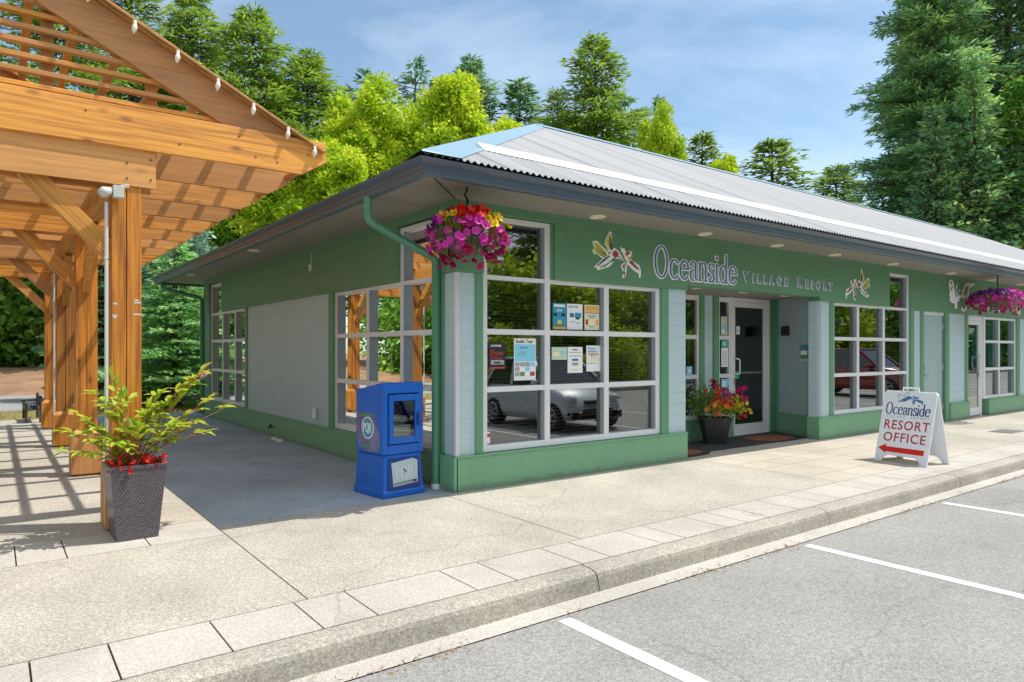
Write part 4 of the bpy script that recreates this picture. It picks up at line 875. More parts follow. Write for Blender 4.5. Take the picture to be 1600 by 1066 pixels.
# label on the pedestal
def npl(u, v, d):   # pedestal front leans a little
    t = v; return (u, -.272 + .075 * t - d - .006, .055 + v)
mm_ = Matrix(((1, 0, 0, 0), (0, .075, -1, -.279), (0, 1, 0, .055), (0, 0, 0, 1)))
m = MB(); m.prism([(-.195, .015), (.195, .015), (.205, .03), (.19, .34), (-.18, .345), (-.205, .04)], npl, -.001, .003); m.build('front_panel', m_blued, NB, local=True)
m = MB(); m.prism([(-.135, .055), (.17, .075), (.175, .30), (.12, .325), (-.15, .295)], npl, .003, .006); lab = m.build('label', mat('label_blue_white', (.52, .62, .68), .5, var=.05), NB, local=True)
Ml = mm_ @ Matrix.Translation((-.105, .125, .0075)); w_ = serif('PQB', .085, Ml, .0005, 0, .001, thin=.04, thick=.11, xs=.95); w_.build('lettering', mat('label_white', (.80, .88, .92), .5), NB, local=True)
m = MB(); m.prism([(-.01, .235), (.01, .215), (.045, .205), (.02, .185), (.012, .20), (-.008, .225)], npl, .0075, .009); m.build('emblem', m_blk, NB, local=True)
m = MB(); m.prism([(-.125, .067), (.155, .083), (.155, .105), (-.125, .089)], npl, .0065, .008); m.build('label_strip', m_blk, NB, local=True)
text('lettering', 'Parksville Qualicum Beach News', .0185, mm_ @ Matrix.Translation((-.12, .0725, .0085)) @ Matrix.Rotation(.057, 4, 'Z'), m_white, NB, .0003, .93, bold=.0004)
# side decal on the left cheek
def sd(u, v, d): return (-.2505 - d, -u, v)
m = MB(); m.prism([(-.20, .50), (.0, .455), (.17, .47), (.215, .56), (.16, .72), (.10, .86), (-.21, .86), (-.225, .7)], sd, 0, .002); m.build('side_decal', mat('decal_mauve', (.16, .16, .33), .3, var=.45, vscale=6), NB, local=True)
cx, cy = -.02, .70
m = MB(); m.prism([(cx + .115 * math.cos(a * .2618), cy + .115 * math.sin(a * .2618)) for a in range(24)], sd, .002, .0035); m.build('logo', m_white, NB, local=True)
m = MB(); m.prism([(cx + .103 * math.cos(a * .2618), cy + .103 * math.sin(a * .2618)) for a in range(24)], sd, .0035, .0045); m.build('logo', mat('logo_teal', (.08, .33, .50), .4), NB, local=True)
Ms_ = Matrix(((0, 0, -1, -.2555), (-1, 0, 0, 0), (0, 1, 0, 0), (0, 0, 0, 1)))
w_ = serif('PQB', .062, Ms_ @ Matrix.Translation((cx - .085, cy - .045, 0)), .001, 0, .0015, thin=.06, thick=.16, xs=.95); w_.build('lettering', m_white, NB, local=True)
m = MB(); m.prism([(-.14, .815), (.06, .83), (.06, .85), (-.14, .84)], sd, .002, .004); m.prism([(-.1, .50), (.02, .50), (.02, .53), (-.1, .53)], sd, .002, .004); m.build('side_decal', mat('decal_green', (.03, .35, .18), .4), NB, local=True)
# ================================================================== A-FRAME SIGN
AS = thing('sandwich_board', 'white A-frame resort office sign with a red arrow on the pavement', 'sign', (5.974, -1.973, 0), R(-98.6)); AS['_loc'] = 1; AS.scale = (.9, 1, 1)
m_sw = mat('sign_plastic', (.90, .93, .97), .35)
def spl(side):
    def f(u, v, d):
        t = v / .98; y = -.26 + t * .245; return (u, (y - d) * side, v * .97)
    return f
poly = [(-.40, 0), (-.30, 0), (-.285, .035), (-.25, .07), (-.20, .085), (.20, .085), (.25, .07), (.285, .035), (.30, 0), (.40, 0), (.365, .955), (.345, .98), (-.345, .98), (-.365, .955)]
poly = [(-.40, 0), (-.30, 0), (-.26, .07), (-.20, .095), (.20, .095), (.26, .07), (.30, 0), (.40, 0), (.40, .95), (.375, .98), (-.375, .98), (-.40, .95)]
for sd_ in (1, -1):
    m = MB(); m.prism(poly, spl(sd_), -.022, .0); o = m.build('panel', m_sw, AS, local=True, bevel=.006); recalc(o)
m = MB(); m.tube([(-.12, 0, .93), (-.12, 0, .995), (.12, 0, .995), (.12, 0, .93)], .011, 8); m.build('handle', m_sw, AS, local=True)
ang = math.atan2(.305 * .97 / .98 if 0 else .305, .98 * .97)
Ma = Matrix(((1, 0, 0, 0), (0, .245 / .98, -1, -.26), (0, .97, 0, 0), (0, 0, 0, 1)))
m_red = mat('sign_text_red', (.50, .03, .06), .45); m_arrow = mat('arrow_red', (.75, .02, .01), .45); m_ink = mat('sign_text_navy', (.03, .07, .20), .45)
def TT(u, v, d=.001): return Ma @ Matrix.Translation((u, v, d))
T_ = text('lettering', 'RESORT', .175, TT(-.335, .455), m_red, AS, .0008, 1.02, 1.12, bold=.0018)
T_ = text('lettering', 'OFFICE', .175, TT(-.315, .285), m_red, AS, .0008, 1.05, 1.12, bold=.0018)
w_ = serif('Oceanside', .103, TT(-.335, .655, 0), .001, 0, .0012, thin=.06, thick=.17, xs=.86); w_.build('lettering', m_ink, AS, local=True)
T_ = text('lettering', 'VILLAGE  RESORT', .034, TT(-.32, .615), m_ink, AS, .0008, 1.0, 2.6)
m = MB(); m.prism([(-.37, .185), (-.24, .245), (-.25, .21), (.33, .21), (.33, .14), (-.25, .14), (-.24, .115)], lambda u, v, d: Ma @ Vector((u, v, d)), 0, .0012); o = m.build('arrow', m_arrow, AS, local=True); recalc(o)
ik = {'w': m_ink}
sil = [(c, [(u * .46 - .215, v * .30 + .812) for u, v in p]) for c, p in BIRD_ALL if c in 'w']
# bird silhouette with pale body, kept open like the printed mark
emblem(sil, Ma, AS, 'logo', cols={'w': mat('logo_blue', (.08, .20, .42), .45)}, dz=.002, local=True)
pal = [('w', [(u * .46 - .215, v * .30 + .812) for u, v in p]) for c, p in BIRD_ALL if c in 'yo']
emblem(pal, Ma, AS, 'logo', cols={'w': m_sw}, dz=.0045, local=True)
m = MB(); m.prism([(.34 * .5 + .05, .80), (.09, .79), (.0, .81), (.0, .80)], lambda u, v, d: Ma @ Vector((u, v, d)), 0, .001)
# ================================================================== POTS AND FLOWERS
m_wick = bpy.data.materials.new('woven_wicker'); m_wick.use_nodes = True
nt = m_wick.node_tree; N = nt.nodes; K = nt.links.new; b = N['Principled BSDF']; t = N.new('ShaderNodeTexCoord')
def wick_axis(sw):
    mp_ = N.new('ShaderNodeMapping'); mp_.inputs['Rotation'].default_value = (R(90), 0, R(90) if sw else 0); K(t.outputs['Object'], mp_.inputs['Vector']); return mp_
sx = N.new('ShaderNodeSeparateXYZ'); K(t.outputs['Object'], sx.inputs[0]); cb = N.new('ShaderNodeCombineXYZ'); ad = N.new('ShaderNodeMath'); K(sx.outputs['X'], ad.inputs[0]); K(sx.outputs['Y'], ad.inputs[1]); K(ad.outputs[0], cb.inputs['X']); K(sx.outputs['Z'], cb.inputs['Y'])
br = N.new('ShaderNodeTexBrick'); br.inputs['Scale'].default_value = 19; br.inputs['Mortar Size'].default_value = .06; br.inputs['Mortar Smooth'].default_value = .8; br.inputs['Brick Width'].default_value = .42; br.inputs['Row Height'].default_value = .3
br.inputs['Color1'].default_value = (.17, .15, .18, 1); br.inputs['Color2'].default_value = (.12, .105, .13, 1); br.inputs['Mortar'].default_value = (.02, .018, .02, 1); K(cb.outputs[0], br.inputs['Vector']); K(br.outputs['Color'], b.inputs['Base Color']); b.inputs['Roughness'].default_value = .26
bu = N.new('ShaderNodeBump'); bu.inputs['Strength'].default_value = 1; bu.inputs['Distance'].default_value = .008; bu.invert = True; K(br.outputs['Fac'], bu.inputs['Height']); K(bu.outputs[0], b.inputs['Normal'])
m_pot = mat('charcoal_planter', (.028, .03, .036), .42, var=.15, vscale=8)
m_soil = mat('potting_soil', (.04, .026, .018), .95, bump=.6, bscale=40)
def square_pot(name, root, h, tb, tt, m, lip=.02):
    mb = MB(); S4 = lambda r, z: [(-r, -r, z), (r, -r, z), (r, r, z), (-r, r, z)]
    vs = S4(tb, 0) + S4(tt, h - .03) + S4(tt + lip, h - .03) + S4(tt + lip, h) + S4(tt - .015, h) + S4(tt - .03, h - .06)
    fs = [(3, 2, 1, 0)]
    for s in range(5):
        for i in range(4): a = 4 * s + i; c = 4 * s + (i + 1) % 4; fs.append((a, c, c + 4, a + 4))
    mb.add(vs, fs); mb.build(name, m, root, local=True, bevel=.004)
    mb = MB(); r = tt - .028; mb.add(S4(r, h - .05), [(0, 1, 2, 3)]); mb.build('soil', m_soil, root, local=True)
def flower_faces(P, Nn, r, rng, petals=5, cup=.35):
    """open trumpet flowers: 10 rim points round a sunken centre"""
    n = len(P); Nn = Nn / np.linalg.norm(Nn, axis=1, keepdims=True)
    A = np.cross(Nn, rng.normal(size=(n, 3))); A /= np.linalg.norm(A, axis=1, keepdims=True); Bv = np.cross(Nn, A)
    r = np.broadcast_to(np.asarray(r, float).reshape(-1, 1), (n, 1)); k = petals * 2; V = [P - Nn * r * cup]
    for i in range(k):
        a = 2 * math.pi * i / k; rr = r * (1.0 if i % 2 else .78); V.append(P + (A * math.cos(a) + Bv * math.sin(a)) * rr + Nn * (.02 if i % 2 else .0) * 1)
    V = np.stack(V, axis=1).reshape(-1, 3); base = (np.arange(n) * (k + 1))[:, None]
    F = np.concatenate([np.stack([base[:, 0], base[:, 0] + 1 + i, base[:, 0] + 1 + (i + 1) % k], axis=1) for i in range(k)])
    return V, F
def flmat(name, cols): return leafmat(name, cols, .25, .5)
F_mag = flmat('magenta_petals', [(.40, .01, .20), (.62, .02, .38), (.72, .06, .50), (.50, .01, .22)])
F_dark = flmat('crimson_petals', [(.25, .005, .06), (.45, .01, .12), (.5, .01, .2)])
F_red = flmat('red_petals', [(.60, .01, .008), (.80, .03, .015), (.5, .0, .01)])
F_yel = flmat('yellow_petals', [(.85, .50, .01), (.88, .62, .02), (.80, .55, .04)])
F_org = flmat('orange_petals', [(.80, .20, .02), (.85, .30, .03), (.75, .10, .02)])
F_pur = flmat('purple_petals', [(.16, .01, .25), (.28, .02, .35)])
F_leaf = leafmat('basket_leaves', [(.06, .14, .02), (.13, .25, .04), (.22, .33, .06)], .3)
F_lime = leafmat('lime_leaves', [(.16, .26, .03), (.32, .42, .06), (.40, .46, .10)], .35)
def flowers(name, P, Nn, r, m, root, rng):
    r = np.broadcast_to(np.asarray(r, float), (len(P),)); BL_.setdefault(root.name, []).extend((P[i], Nn[i], float(r[i]), m) for i in range(len(P)))
BL_ = {}
def blossoms(name, root, view, rng):
    L_ = BL_.pop(root.name); view = np.array(view, float); view /= np.linalg.norm(view)
    L_.sort(key=lambda q: -float(q[0] @ view) - q[2] * 1.5)
    for P, Nn, r, m in L_[:100]:
        V, F = flower_faces(np.zeros((1, 3)), Nn[None], r, rng); o = npmesh(name, V, F, m, root); o.location = P
    rest = L_[100:]
    if rest:
        V, F = flower_faces(np.array([q[0] for q in rest]), np.array([q[1] for q in rest]), np.array([q[2] for q in rest]), rng); ms = list({q[3].name: q[3] for q in rest}.values())
        o = npmesh(name + '_mass', V, F, ms[0], root); [o.data.materials.append(m) for m in ms[1:]]; k = len(rest); ix = np.array([ms.index(q[3]) for q in rest], dtype=np.int32)
        o.data.polygons.foreach_set('material_index', np.tile(ix, len(F) // k)); o['kind'] = 'stuff'
def shell(n, rng, rad, fn):
    D = rng.normal(size=(n * 4, 3)); D /= np.linalg.norm(D, axis=1, keepdims=True); D = D[fn(D)][:n]
    return D
def basket(root, seed, rx, rz_s, right, kind):
    rng = np.random.default_rng(seed); rgt = np.array(right)
    m = MB(); m.lathe([(.001, -.16), (.10, -.155), (.17, -.08), (.205, .04), (.215, .045), (.195, .04), (.001, .02)], (0, 0), 20); m.build('basket_pot', mat('brown_basket', (.10, .085, .075), .7), root, local=True, smooth=True)
    D = shell(900, rng, 1, lambda D: (D[:, 2] > -.75)); s = rng.uniform(.62, .97, (len(D), 1)); P = D * s * np.array([rx, rx, rz_s]) + np.array([0, 0, .04])
    V, F = cards(P, D + rng.normal(size=D.shape) * .8, rng.uniform(.035, .06, len(P)), rng.uniform(.016, .028, len(P)), rng); npmesh('leaves', V, F, F_leaf, root)
    nf = 330; D = shell(nf, rng, 1, lambda D: (D[:, 2] > -.85) & ~((D[:, 2] < -.2) & (rng.random(len(D)) < .35)))
    a = D @ rgt; s = rng.uniform(.84, 1.08, (len(D), 1)); P = D * s * np.array([rx, rx, rz_s]) + np.array([0, 0, .04])
    hang = rng.random(len(D)) < .18; P[hang & (D[:, 2] < 0), 2] -= .07
    fr = np.array([-rgt[1], rgt[0], 0]); front = D @ (-fr)     # towards the viewer side
    sel = np.full(len(D), 'm', dtype='<U1')
    if kind == 1:
        z = D[:, 2]
        sel[(z > .45) & (a > -.35) & (a < .55)] = 'r'; sel[(z > .15) & (a > .5)] = 'y'; sel[(z > .35) & (z < .75) & (a < -.3) & (a > -.6)] = 'y'; sel[(z > .1) & (a < -.75)] = 'p'; sel[(z < -.05) & (a > .45)] = 'd'; sel[z < -.55] = 'd'
    else:
        sel[(a < -.25) & (rng.random(len(D)) < .75)] = 'd'; sel[(D[:, 2] < -.3) & (rng.random(len(D)) < .7)] = 'd'; sel[(a < -.1) & (D[:, 2] > .3)] = 'p'
    for c, mm in (('m', F_mag), ('r', F_red), ('y', F_yel), ('p', F_pur), ('d', F_dark)):
        q = sel == c
        if q.any(): flowers('petunias', P[q], D[q] + rng.normal(size=(q.sum(), 3)) * .35, rng.uniform(.032, .052, q.sum()), mm, root, rng)
    blossoms('petunia', root, (rgt[1], -rgt[0], .25), rng)
    m = MB()
    for k in range(3):
        an = k * 2.094; m.tube([(.2 * math.cos(an), .2 * math.sin(an), .04), (0, 0, .36)], .003, 4)
    m.tube([(0, 0, .36), (0, 0, .40)], .006, 5); m.build('hanger', m_blk, root, local=True)
HB = thing('hanging_basket', 'multicoloured red, yellow and magenta petunia basket hanging at the building corner', 'hanging basket', (-.20, -.52, 2.58))
basket(HB, 4, .40, .27, (.84, -.54, 0), 1)
m = MB(); m.tube([(-.20, -.52, 3.10), (-.20, -.52, 3.06), (-.225, -.52, 3.02), (-.20, -.52, 2.985), (-.18, -.52, 2.96), (-.20, -.52, 2.93)], .010, 8); o = m.build('hook', m_blk, B); tag(o)
HB2 = thing('hanging_basket', 'all magenta and crimson petunia basket hanging near the right-hand shop door', 'hanging basket', (13.2, -.62, 2.52))
basket(HB2, 9, .54, .25, (.8, -.6, 0), 2)
m = MB(); m.tube([(13.2, -.62, 3.1), (13.2, -.62, 3.05), (13.17, -.62, 3.0), (13.2, -.62, 2.95), (13.2, -.62, 2.88)], .012, 8); m.build('hook', m_blk, B)
# wicker planter with a peony-like shrub
WP = thing('planter', 'tapered dark woven planter with a leafy yellow-green shrub in front of the first pergola post', 'planter', (-2.985, .135, 0), R(2)); WP['_loc'] = 1
square_pot('pot', WP, .595, .148, .198, m_wick, .004)
rng = np.random.default_rng(21); rg = random.Random(21)
stems = MB(); LV = []; LF_ = []; nv = 0
m_pl = leafmat('shrub_leaves', [(.10, .26, .02), (.24, .44, .03), (.50, .62, .05), (.66, .62, .08), (.62, .30, .09)], .4, .42)
def blade(P, D, U, l, w, bend):
    """a folded lance leaf, 2 x 4 quads"""
    D = D.normalized(); Wd = D.cross(U).normalized(); Nn = Wd.cross(D); V = []; prof_ = [(0, .05), (.2, .7), (.45, 1), (.75, .65), (1, .02)]
    for t, ww in prof_:
        c = P + D * l * t + Nn * (-bend * l * t * t)
        V += [c - Wd * w * ww / 2 + Nn * w * .18 * ww, c, c + Wd * w * ww / 2 + Nn * w * .18 * ww]
    F = []
    for i in range(4): a = i * 3; F += [(a, a + 1, a + 4, a + 3), (a + 1, a + 2, a + 5, a + 4)]
    return V, F
targets = [(-.46, -.02, .86), (-.36, .0, .98), (-.25, .06, 1.12), (-.15, .0, 1.25), (-.05, .1, 1.05), (-.42, -.1, .72), (.10, .0, .98), (.18, .1, 1.1), (.30, .02, 1.12), (.42, .06, 1.22), (.50, .0, 1.28), (.55, .02, 1.05), (.66, -.02, .98), (.40, -.08, .90), (.22, -.12, .84), (0, -.15, .86), (-.2, -.16, .80), (-.1, .22, 1.0), (.2, .25, .95), (.48, -.1, .80), (-.3, .15, .85)]
leaves = MB()
for (tx, ty, tz) in targets:
    p0 = Vector((rg.uniform(-.08, .08), rg.uniform(-.08, .08), .55)); p2 = Vector((tx, ty, tz)); p1 = (p0 + p2) / 2 + Vector((-tx * .12, 0, .06)); pts = []
    for i in range(7):
        t = i / 6; pts.append((1 - t) ** 2 * p0 + 2 * t * (1 - t) * p1 + t * t * p2)
    stems.tube(pts, [.006] * 4 + [.0045, .0035, .002], 5)
    for i in range(2, 7):
        for s in (1, -1, 0):
            if i == 2 and s == 0: continue
            if rg.random() < .30: continue
            d = (pts[i] - pts[i - 1]).normalized(); side = d.cross(Vector((0, 0, 1))).normalized() * (s if s else .0); root_dir = (d * (.55 if s else 1.0) + side * .9 + Vector((rg.uniform(-.3, .3), rg.uniform(-.3, .3), rg.uniform(-.1, .4)))).normalized()
            pet = pts[i] + root_dir * rg.uniform(.03, .07); stems.tube([pts[i], pet], .002, 4)
            for q in (-1, 0, 1):
                dd = (root_dir + root_dir.cross(Vector((0, 0, 1))) * q * .75 + Vector((0, 0, rg.uniform(-.25, .2)))).normalized()
                V_, F_ = blade(pet, dd, Vector((rg.uniform(-.4, .4), rg.uniform(-.4, .4), 1)), rg.uniform(.075, .125), rg.uniform(.036, .056), rg.uniform(.1, .5))
                leaves.add(V_, F_)
stems.build('stems', mat('red_stem', (.33, .13, .07), .5), WP, local=True)
leaves.build('leaves', m_pl, WP, local=True, smooth=True)
n = 60; P = np.stack([rng.uniform(-.2, .2, n), rng.uniform(-.21, -.02, n), rng.uniform(.55, .65, n)], 1)
flowers('red_flowers', P, rng.normal(size=(n, 3)) * .6 + np.array([0, -.8, .4]), rng.uniform(.014, .024, n), F_red, WP, rng)
n = 9; P = np.array([.535, .0, 1.30]) + rng.normal(size=(n, 3)) * .012; flowers('pink_bloom', P, rng.normal(size=(n, 3)) + np.array([0, -.5, 1]), rng.uniform(.018, .028, n), flmat('pink_petals', [(.75, .40, .48), (.85, .55, .60)]), WP, rng)
blossoms('flower', WP, (-.1, -1, .2), rng)
# charcoal planter at the entry
EP = thing('planter', 'tapered charcoal planter overflowing with red, orange and yellow flowers beside the glass entrance door', 'planter', (5.42, .78, 0), R(50)); EP['_loc'] = 1
square_pot('pot', EP, .43, .145, .215, m_pot)
rng = np.random.default_rng(31)
D = shell(1000, rng, 1, lambda D: D[:, 2] > -.5); P = D * rng.uniform(.4, 1, (len(D), 1)) * np.array([.46, .46, .36]) + np.array([0, 0, .58]); V, F = cards(P, D + rng.normal(size=D.shape) * .7, rng.uniform(.04, .075, len(P)), rng.uniform(.018, .034, len(P)), rng); npmesh('leaves', V, F, F_leaf, EP)
q = rng.random(len(P)) < .3; V, F = cards(P[q] * 1.05, D[q] + rng.normal(size=D[q].shape) * .7, .06, .03, rng); npmesh('leaves', V, F, F_lime, EP)
rot = Matrix.Rotation(-R(50), 3, 'Z')
def ecl(n, c, s, r, m, name='blooms'):
    cc = rot @ Vector(c); P = np.array(cc) + rng.normal(size=(n, 3)) * np.array(s); vd = np.array(rot @ Vector((-.8, -.6, .25))); flowers(name, P, rng.normal(size=(n, 3)) * .5 + vd, rng.uniform(r * .95, r * 1.35, n), m, EP, rng)
ecl(22, (-.20, -.22, .60), (.09, .09, .05), .038, F_org); ecl(14, (-.12, -.18, .74), (.10, .10, .07), .042, F_red); ecl(10, (.0, -.2, .78), (.05, .05, .05), .04, F_mag); ecl(14, (-.02, -.02, .96), (.025, .025, .03), .035, F_dark)
ecl(30, (.37, -.22, .74), (.05, .05, .08), .04, F_dark); ecl(10, (.42, -.22, .44), (.02, .02, .03), .035, F_red); ecl(18, (.27, -.25, .62), (.07, .07, .06), .035, F_yel); ecl(9, (.36, -.25, .56), (.05, .05, .04), .03, F_yel); ecl(8, (.05, .05, .93), (.04, .04, .04), .025, F_yel)
vw = rot @ Vector((-.8, -.6, .25)); blossoms('flower', EP, tuple(vw), rng)
# doormats
m_mat = mat('mat_rubber', (.05, .04, .04), .9, bump=.5, bscale=60); m_mat2 = mat('mat_brown', (.30, .10, .05), .9, var=.5, vscale=7, bump=.5, bscale=70)
def doormat(label, x, y, rx, ry, rot_=0):
    t = thing('doormat', label, 'doormat', (x, y, 0), rot_); t['_loc'] = 1
    e = [(rx * math.copysign(abs(math.cos(a)) ** .75, math.cos(a)), ry * math.copysign(abs(math.sin(a)) ** .75, math.sin(a))) for a in [i * math.pi / 18 for i in range(36)]]
    m = MB(); m.prism(e, lambda u, v, d: (u, v, d), .001, .012); m.build('mat_edge', m_mat, t, local=True)
    m = MB(); m.prism([(u * .8, v * .76) for u, v in e], lambda u, v, d: (u, v, d), .011, .015); m.build('mat_centre', m_mat2, t, local=True)
doormat('oval brown doormat lying in front of the glass door', 6.70, .62, .62, .40)
doormat('oval brown doormat partly hidden behind the green corner wall', 4.05, .50, .60, .42)
# posters, signs ---------------------------------------------------------------
def poster(label, x0, x1, z0, z1, base, items, texts=(), y=.108, tilt=0):
    t = thing('poster', label, 'poster', (x0, y, z0)); w, h = x1 - x0, z1 - z0
    m = MB(); m.box(x0, x1, y, y + .003, z0, z1); m.build('sheet', base, t)
    for i, (u0, u1, v0, v1, mm) in enumerate(items):
        m = MB(); m.box(x0 + u0 * w, x0 + u1 * w, y - .0006 - i * .00012, y - .0001, z0 + v0 * h, z0 + v1 * h); m.build('print', mm, t)
    for (s, u, v, size, mm, xs_) in texts:
        text('lettering', s, size, frame((x0 + u * w, y - .004, z0 + v * h), (1, 0, 0), (0, 0, 1)), mm, t, .0003, xs_, bold=.0005)
    return t
c = lambda n, *rgb: mat('print_' + n, rgb, .6)
pw, lb, tl, ye, og, rd, bk, dg, mb_, gr = c('white', .93, .94, .95), c('sky', .28, .70, .92), c('teal', .03, .33, .55), c('yellow', .75, .65, .2), c('orange', .95, .50, .14), c('red', .6, .06, .05), c('black', .02, .02, .03), c('green', .15, .3, .1), c('blue', .04, .15, .45), c('grey', .4, .42, .45)
cream, paleg = c('cream', .93, .88, .6), c('palegreen', .6, .72, .58)
rg = random.Random(11)
photo = [(.04 + .23 * i, .25 + .23 * i, .10 + .115 * j, .20 + .115 * j, rg.choice([mb_, lb, pw, dg, rd, ye, tl, gr])) for i in range(4) for j in range(3)]
poster('pale blue studio tour poster with a photo grid in the first window', .853, 1.171, 1.158, 1.641, pw, [(.03, .97, .45, .86, lb)] + photo, [('Studio Tour', .06, .89, .056, bk, .92), ('Sept 20-21', .25, .76, .028, tl, 1), ('open studios', .22, .66, .02, gr, 1), ('artists and galleries', .14, .60, .016, gr, 1)])
poster('dark poster with a red car and red title in the first window', .50, .735, 1.298, 1.588, bk, [(.12, .9, .16, .33, gr), (.05, .95, .0, .06, rd), (.3, .7, .2, .26, bk)], [('Show', .06, .52, .085, rd, 1), ('SUMMER', .1, .84, .035, pw, 1.1), ('& Shine', .08, .36, .05, rd, 1)])
poster('teal and orange poster, leftmost of the upper three in the window', 1.43, 1.642, 1.757, 2.069, tl, [(.03, .97, .0, .08, og), (.1, .9, .86, .95, pw), (.36, .66, .12, .36, ye), (.06, .3, .5, .62, bk), (.64, .9, .5, .62, bk), (.05, .95, .1, .2, dg)], [('2024', .25, .68, .045, pw, 1)])
poster('white poster with blue photographs, middle of the upper three in the window', 1.655, 1.91, 1.757, 2.069, pw, [(.18, .45, .48, .64, mb_), (.5, .92, .46, .66, tl), (.55, .8, .40, .48, bk)], [('Beach walks', .12, .86, .03, tl, 1), ('weekly', .2, .28, .026, gr, 1), ('tickets', .55, .24, .026, gr, 1)])
poster('orange topped yellow poster, rightmost of the upper three in the window', 1.945, 2.195, 1.757, 2.069, cream, [(.04, .96, .68, .96, og), (.04, .96, .65, .68, tl), (.06, .24, .2, .42, rd), (.74, .92, .2, .42, og)], [('SUMMER MARKET', .08, .86, .027, ye, .9), ('every Sunday', .16, .54, .028, tl, 1), ('live music', .28, .46, .024, tl, 1), ('food and crafts', .26, .12, .018, tl, 1)])
poster('pale green map sheet, leftmost of the lower row in the window', 1.415, 1.655, 1.389, 1.542, paleg, [(.05, .5, .3, .6, cream), (.55, .9, .5, .7, lb)])
poster('white notice with a small blue block in the middle of the window', 1.667, 1.91, 1.228, 1.545, pw, [(.1, .9, .78, .80, dg), (.1, .9, .64, .66, mb_), (.3, .7, .46, .54, mb_), (.3, .7, .28, .4, gr), (.3, .7, .1, .13, ye)], [('Notice', .32, .87, .028, bk, 1)])
poster('white notice with red writing, rightmost of the lower row in the window', 1.977, 2.228, 1.241, 1.563, pw, [(.08, .92, .40, .52, cream)], [('Drop in', .08, .85, .04, tl, 1), ('welcome', .08, .74, .04, tl, 1), ('SUNDAYS', .12, .62, .04, rd, .9), ('9 - 1', .3, .53, .038, rd, 1), ('see the office for details', .08, .3, .014, gr, 1)])
poster('small red and white security sticker low in the first window', .445, .515, .47, .60, pw, [(.0, 1, .52, .85, rd)], [], y=.104)
poster('bluish photograph sheet taped inside the entrance sidelight', 6.067, 6.238, 1.771, 2.087, paleg, [(.05, 1, .12, .55, lb), (.05, .6, .1, .3, cream)], [], y=1.135)
poster('bright green card taped inside the entrance sidelight', 6.077, 6.243, 1.55, 1.679, c('mint', .05, .5, .3), [(.3, .8, .3, .8, paleg)], [], y=1.135)
poster('white printed page taped inside the entrance sidelight', 6.077, 6.268, 1.22, 1.545, pw, [(.1, .9, .1 + .09 * i, .13 + .09 * i, gr) for i in range(9)], [], y=1.135)
poster('light blue leaflet low in the entrance sidelight', 6.077, 6.304, .86, 1.01, lb, [(.1, .5, .2, .8, pw)], [], y=1.135)
poster('small number card on the glass entrance door', 6.52, 6.615, 1.785, 1.926, pw, [], [('12', .1, .3, .08, tl, .8)], y=1.145)
poster('small green card behind the handle of the glass entrance door', 6.51, 6.652, 1.006, 1.13, c('mint', .05, .5, .3), [], [], y=1.183)
poster('teal sticker low inside the narrow glass panel at the far left of the entry', 5.16, 5.30, 1.10, 1.24, lb, [(.3, .7, .3, .7, pw)], [], y=1.135)
# brochure holder on the splayed wall
ax = Vector((.46, 1.13, 0)).normalized(); nn = Vector((-ax.y, ax.x, 0)); bp = Vector((7.2, 0, 0)) + ax * .36 + nn * (-.0)
BH = thing('brochure_holder', 'small clear holder with blue mountain brochures on the grey recess wall', 'brochure holder', (bp.x, bp.y, 1.3)); 
def bh(u, d, z): p = Vector((7.2, 0, 0)) + ax * u + nn * d; return (p.x, p.y, z)
m = MB(bh); m.box(.26, .47, .0, .03, 1.32, 1.36); m.box(.26, .47, -.01, -.005, 1.32, 1.6); m.build('holder', mat('clear_plastic', (.6, .65, .68), .2), BH)
m = MB(bh); m.box(.27, .46, -.004, .026, 1.33, 1.59); m.build('brochure', c('brochure', .08, .30, .42), BH)
m = MB(bh); m.box(.28, .45, .0265, .028, 1.43, 1.50); m.build('brochure', pw, BH)
m = MB(bh); m.box(.28, .45, .0265, .0275, 1.34, 1.42); m.build('brochure', dg, BH)
# two lumps of debris by the left wall
for i, (x, y) in enumerate(((-.10, 5.55), (-.12, 5.22))):
    m = MB(); m.lathe([(.001, 0), (.06, .0), (.05, .035), (.02, .045), (.001, .045)], (x, y), 9); tag(m.build('pipe_cap', m_alu), ('white plastic pipe cap on the walkway by the green plinth, the farther of two', 'white plastic pipe cap on the walkway by the green plinth, the nearer of two')[i], 'pipe cap', 'pipe caps by the plinth')
# bench seen end-on beyond the pergola
BN = thing('bench', 'dark wooden bench seen end-on beyond the farthest pergola post', 'bench', (-3.25, 11.2, 0)); m_bn = mat('dark_bench', (.05, .045, .04), .7)
for i in range(4): m = MB(); m.box(-3.50 + i * .105, -3.41 + i * .105, 11.2, 12.7, .42, .45); m.build('seat_slat', m_bn, BN)
for i in range(3): m = MB(); m.box(-3.09, -3.06, 11.2, 12.7, .55 + i * .12, .64 + i * .12); m.build('back_slat', m_bn, BN)
for y in (11.25, 12.6):
    m = MB(); m.box(-3.5, -3.42, y - .04, y + .04, 0, .62); m.box(-3.1, -3.02, y - .04, y + .04, 0, .9); m.box(-3.55, -3.02, y - .04, y + .04, .62, .66); m.build('leg', m_bn, BN)

BN.scale = (.62, 1, .62); BN.location.x += .02
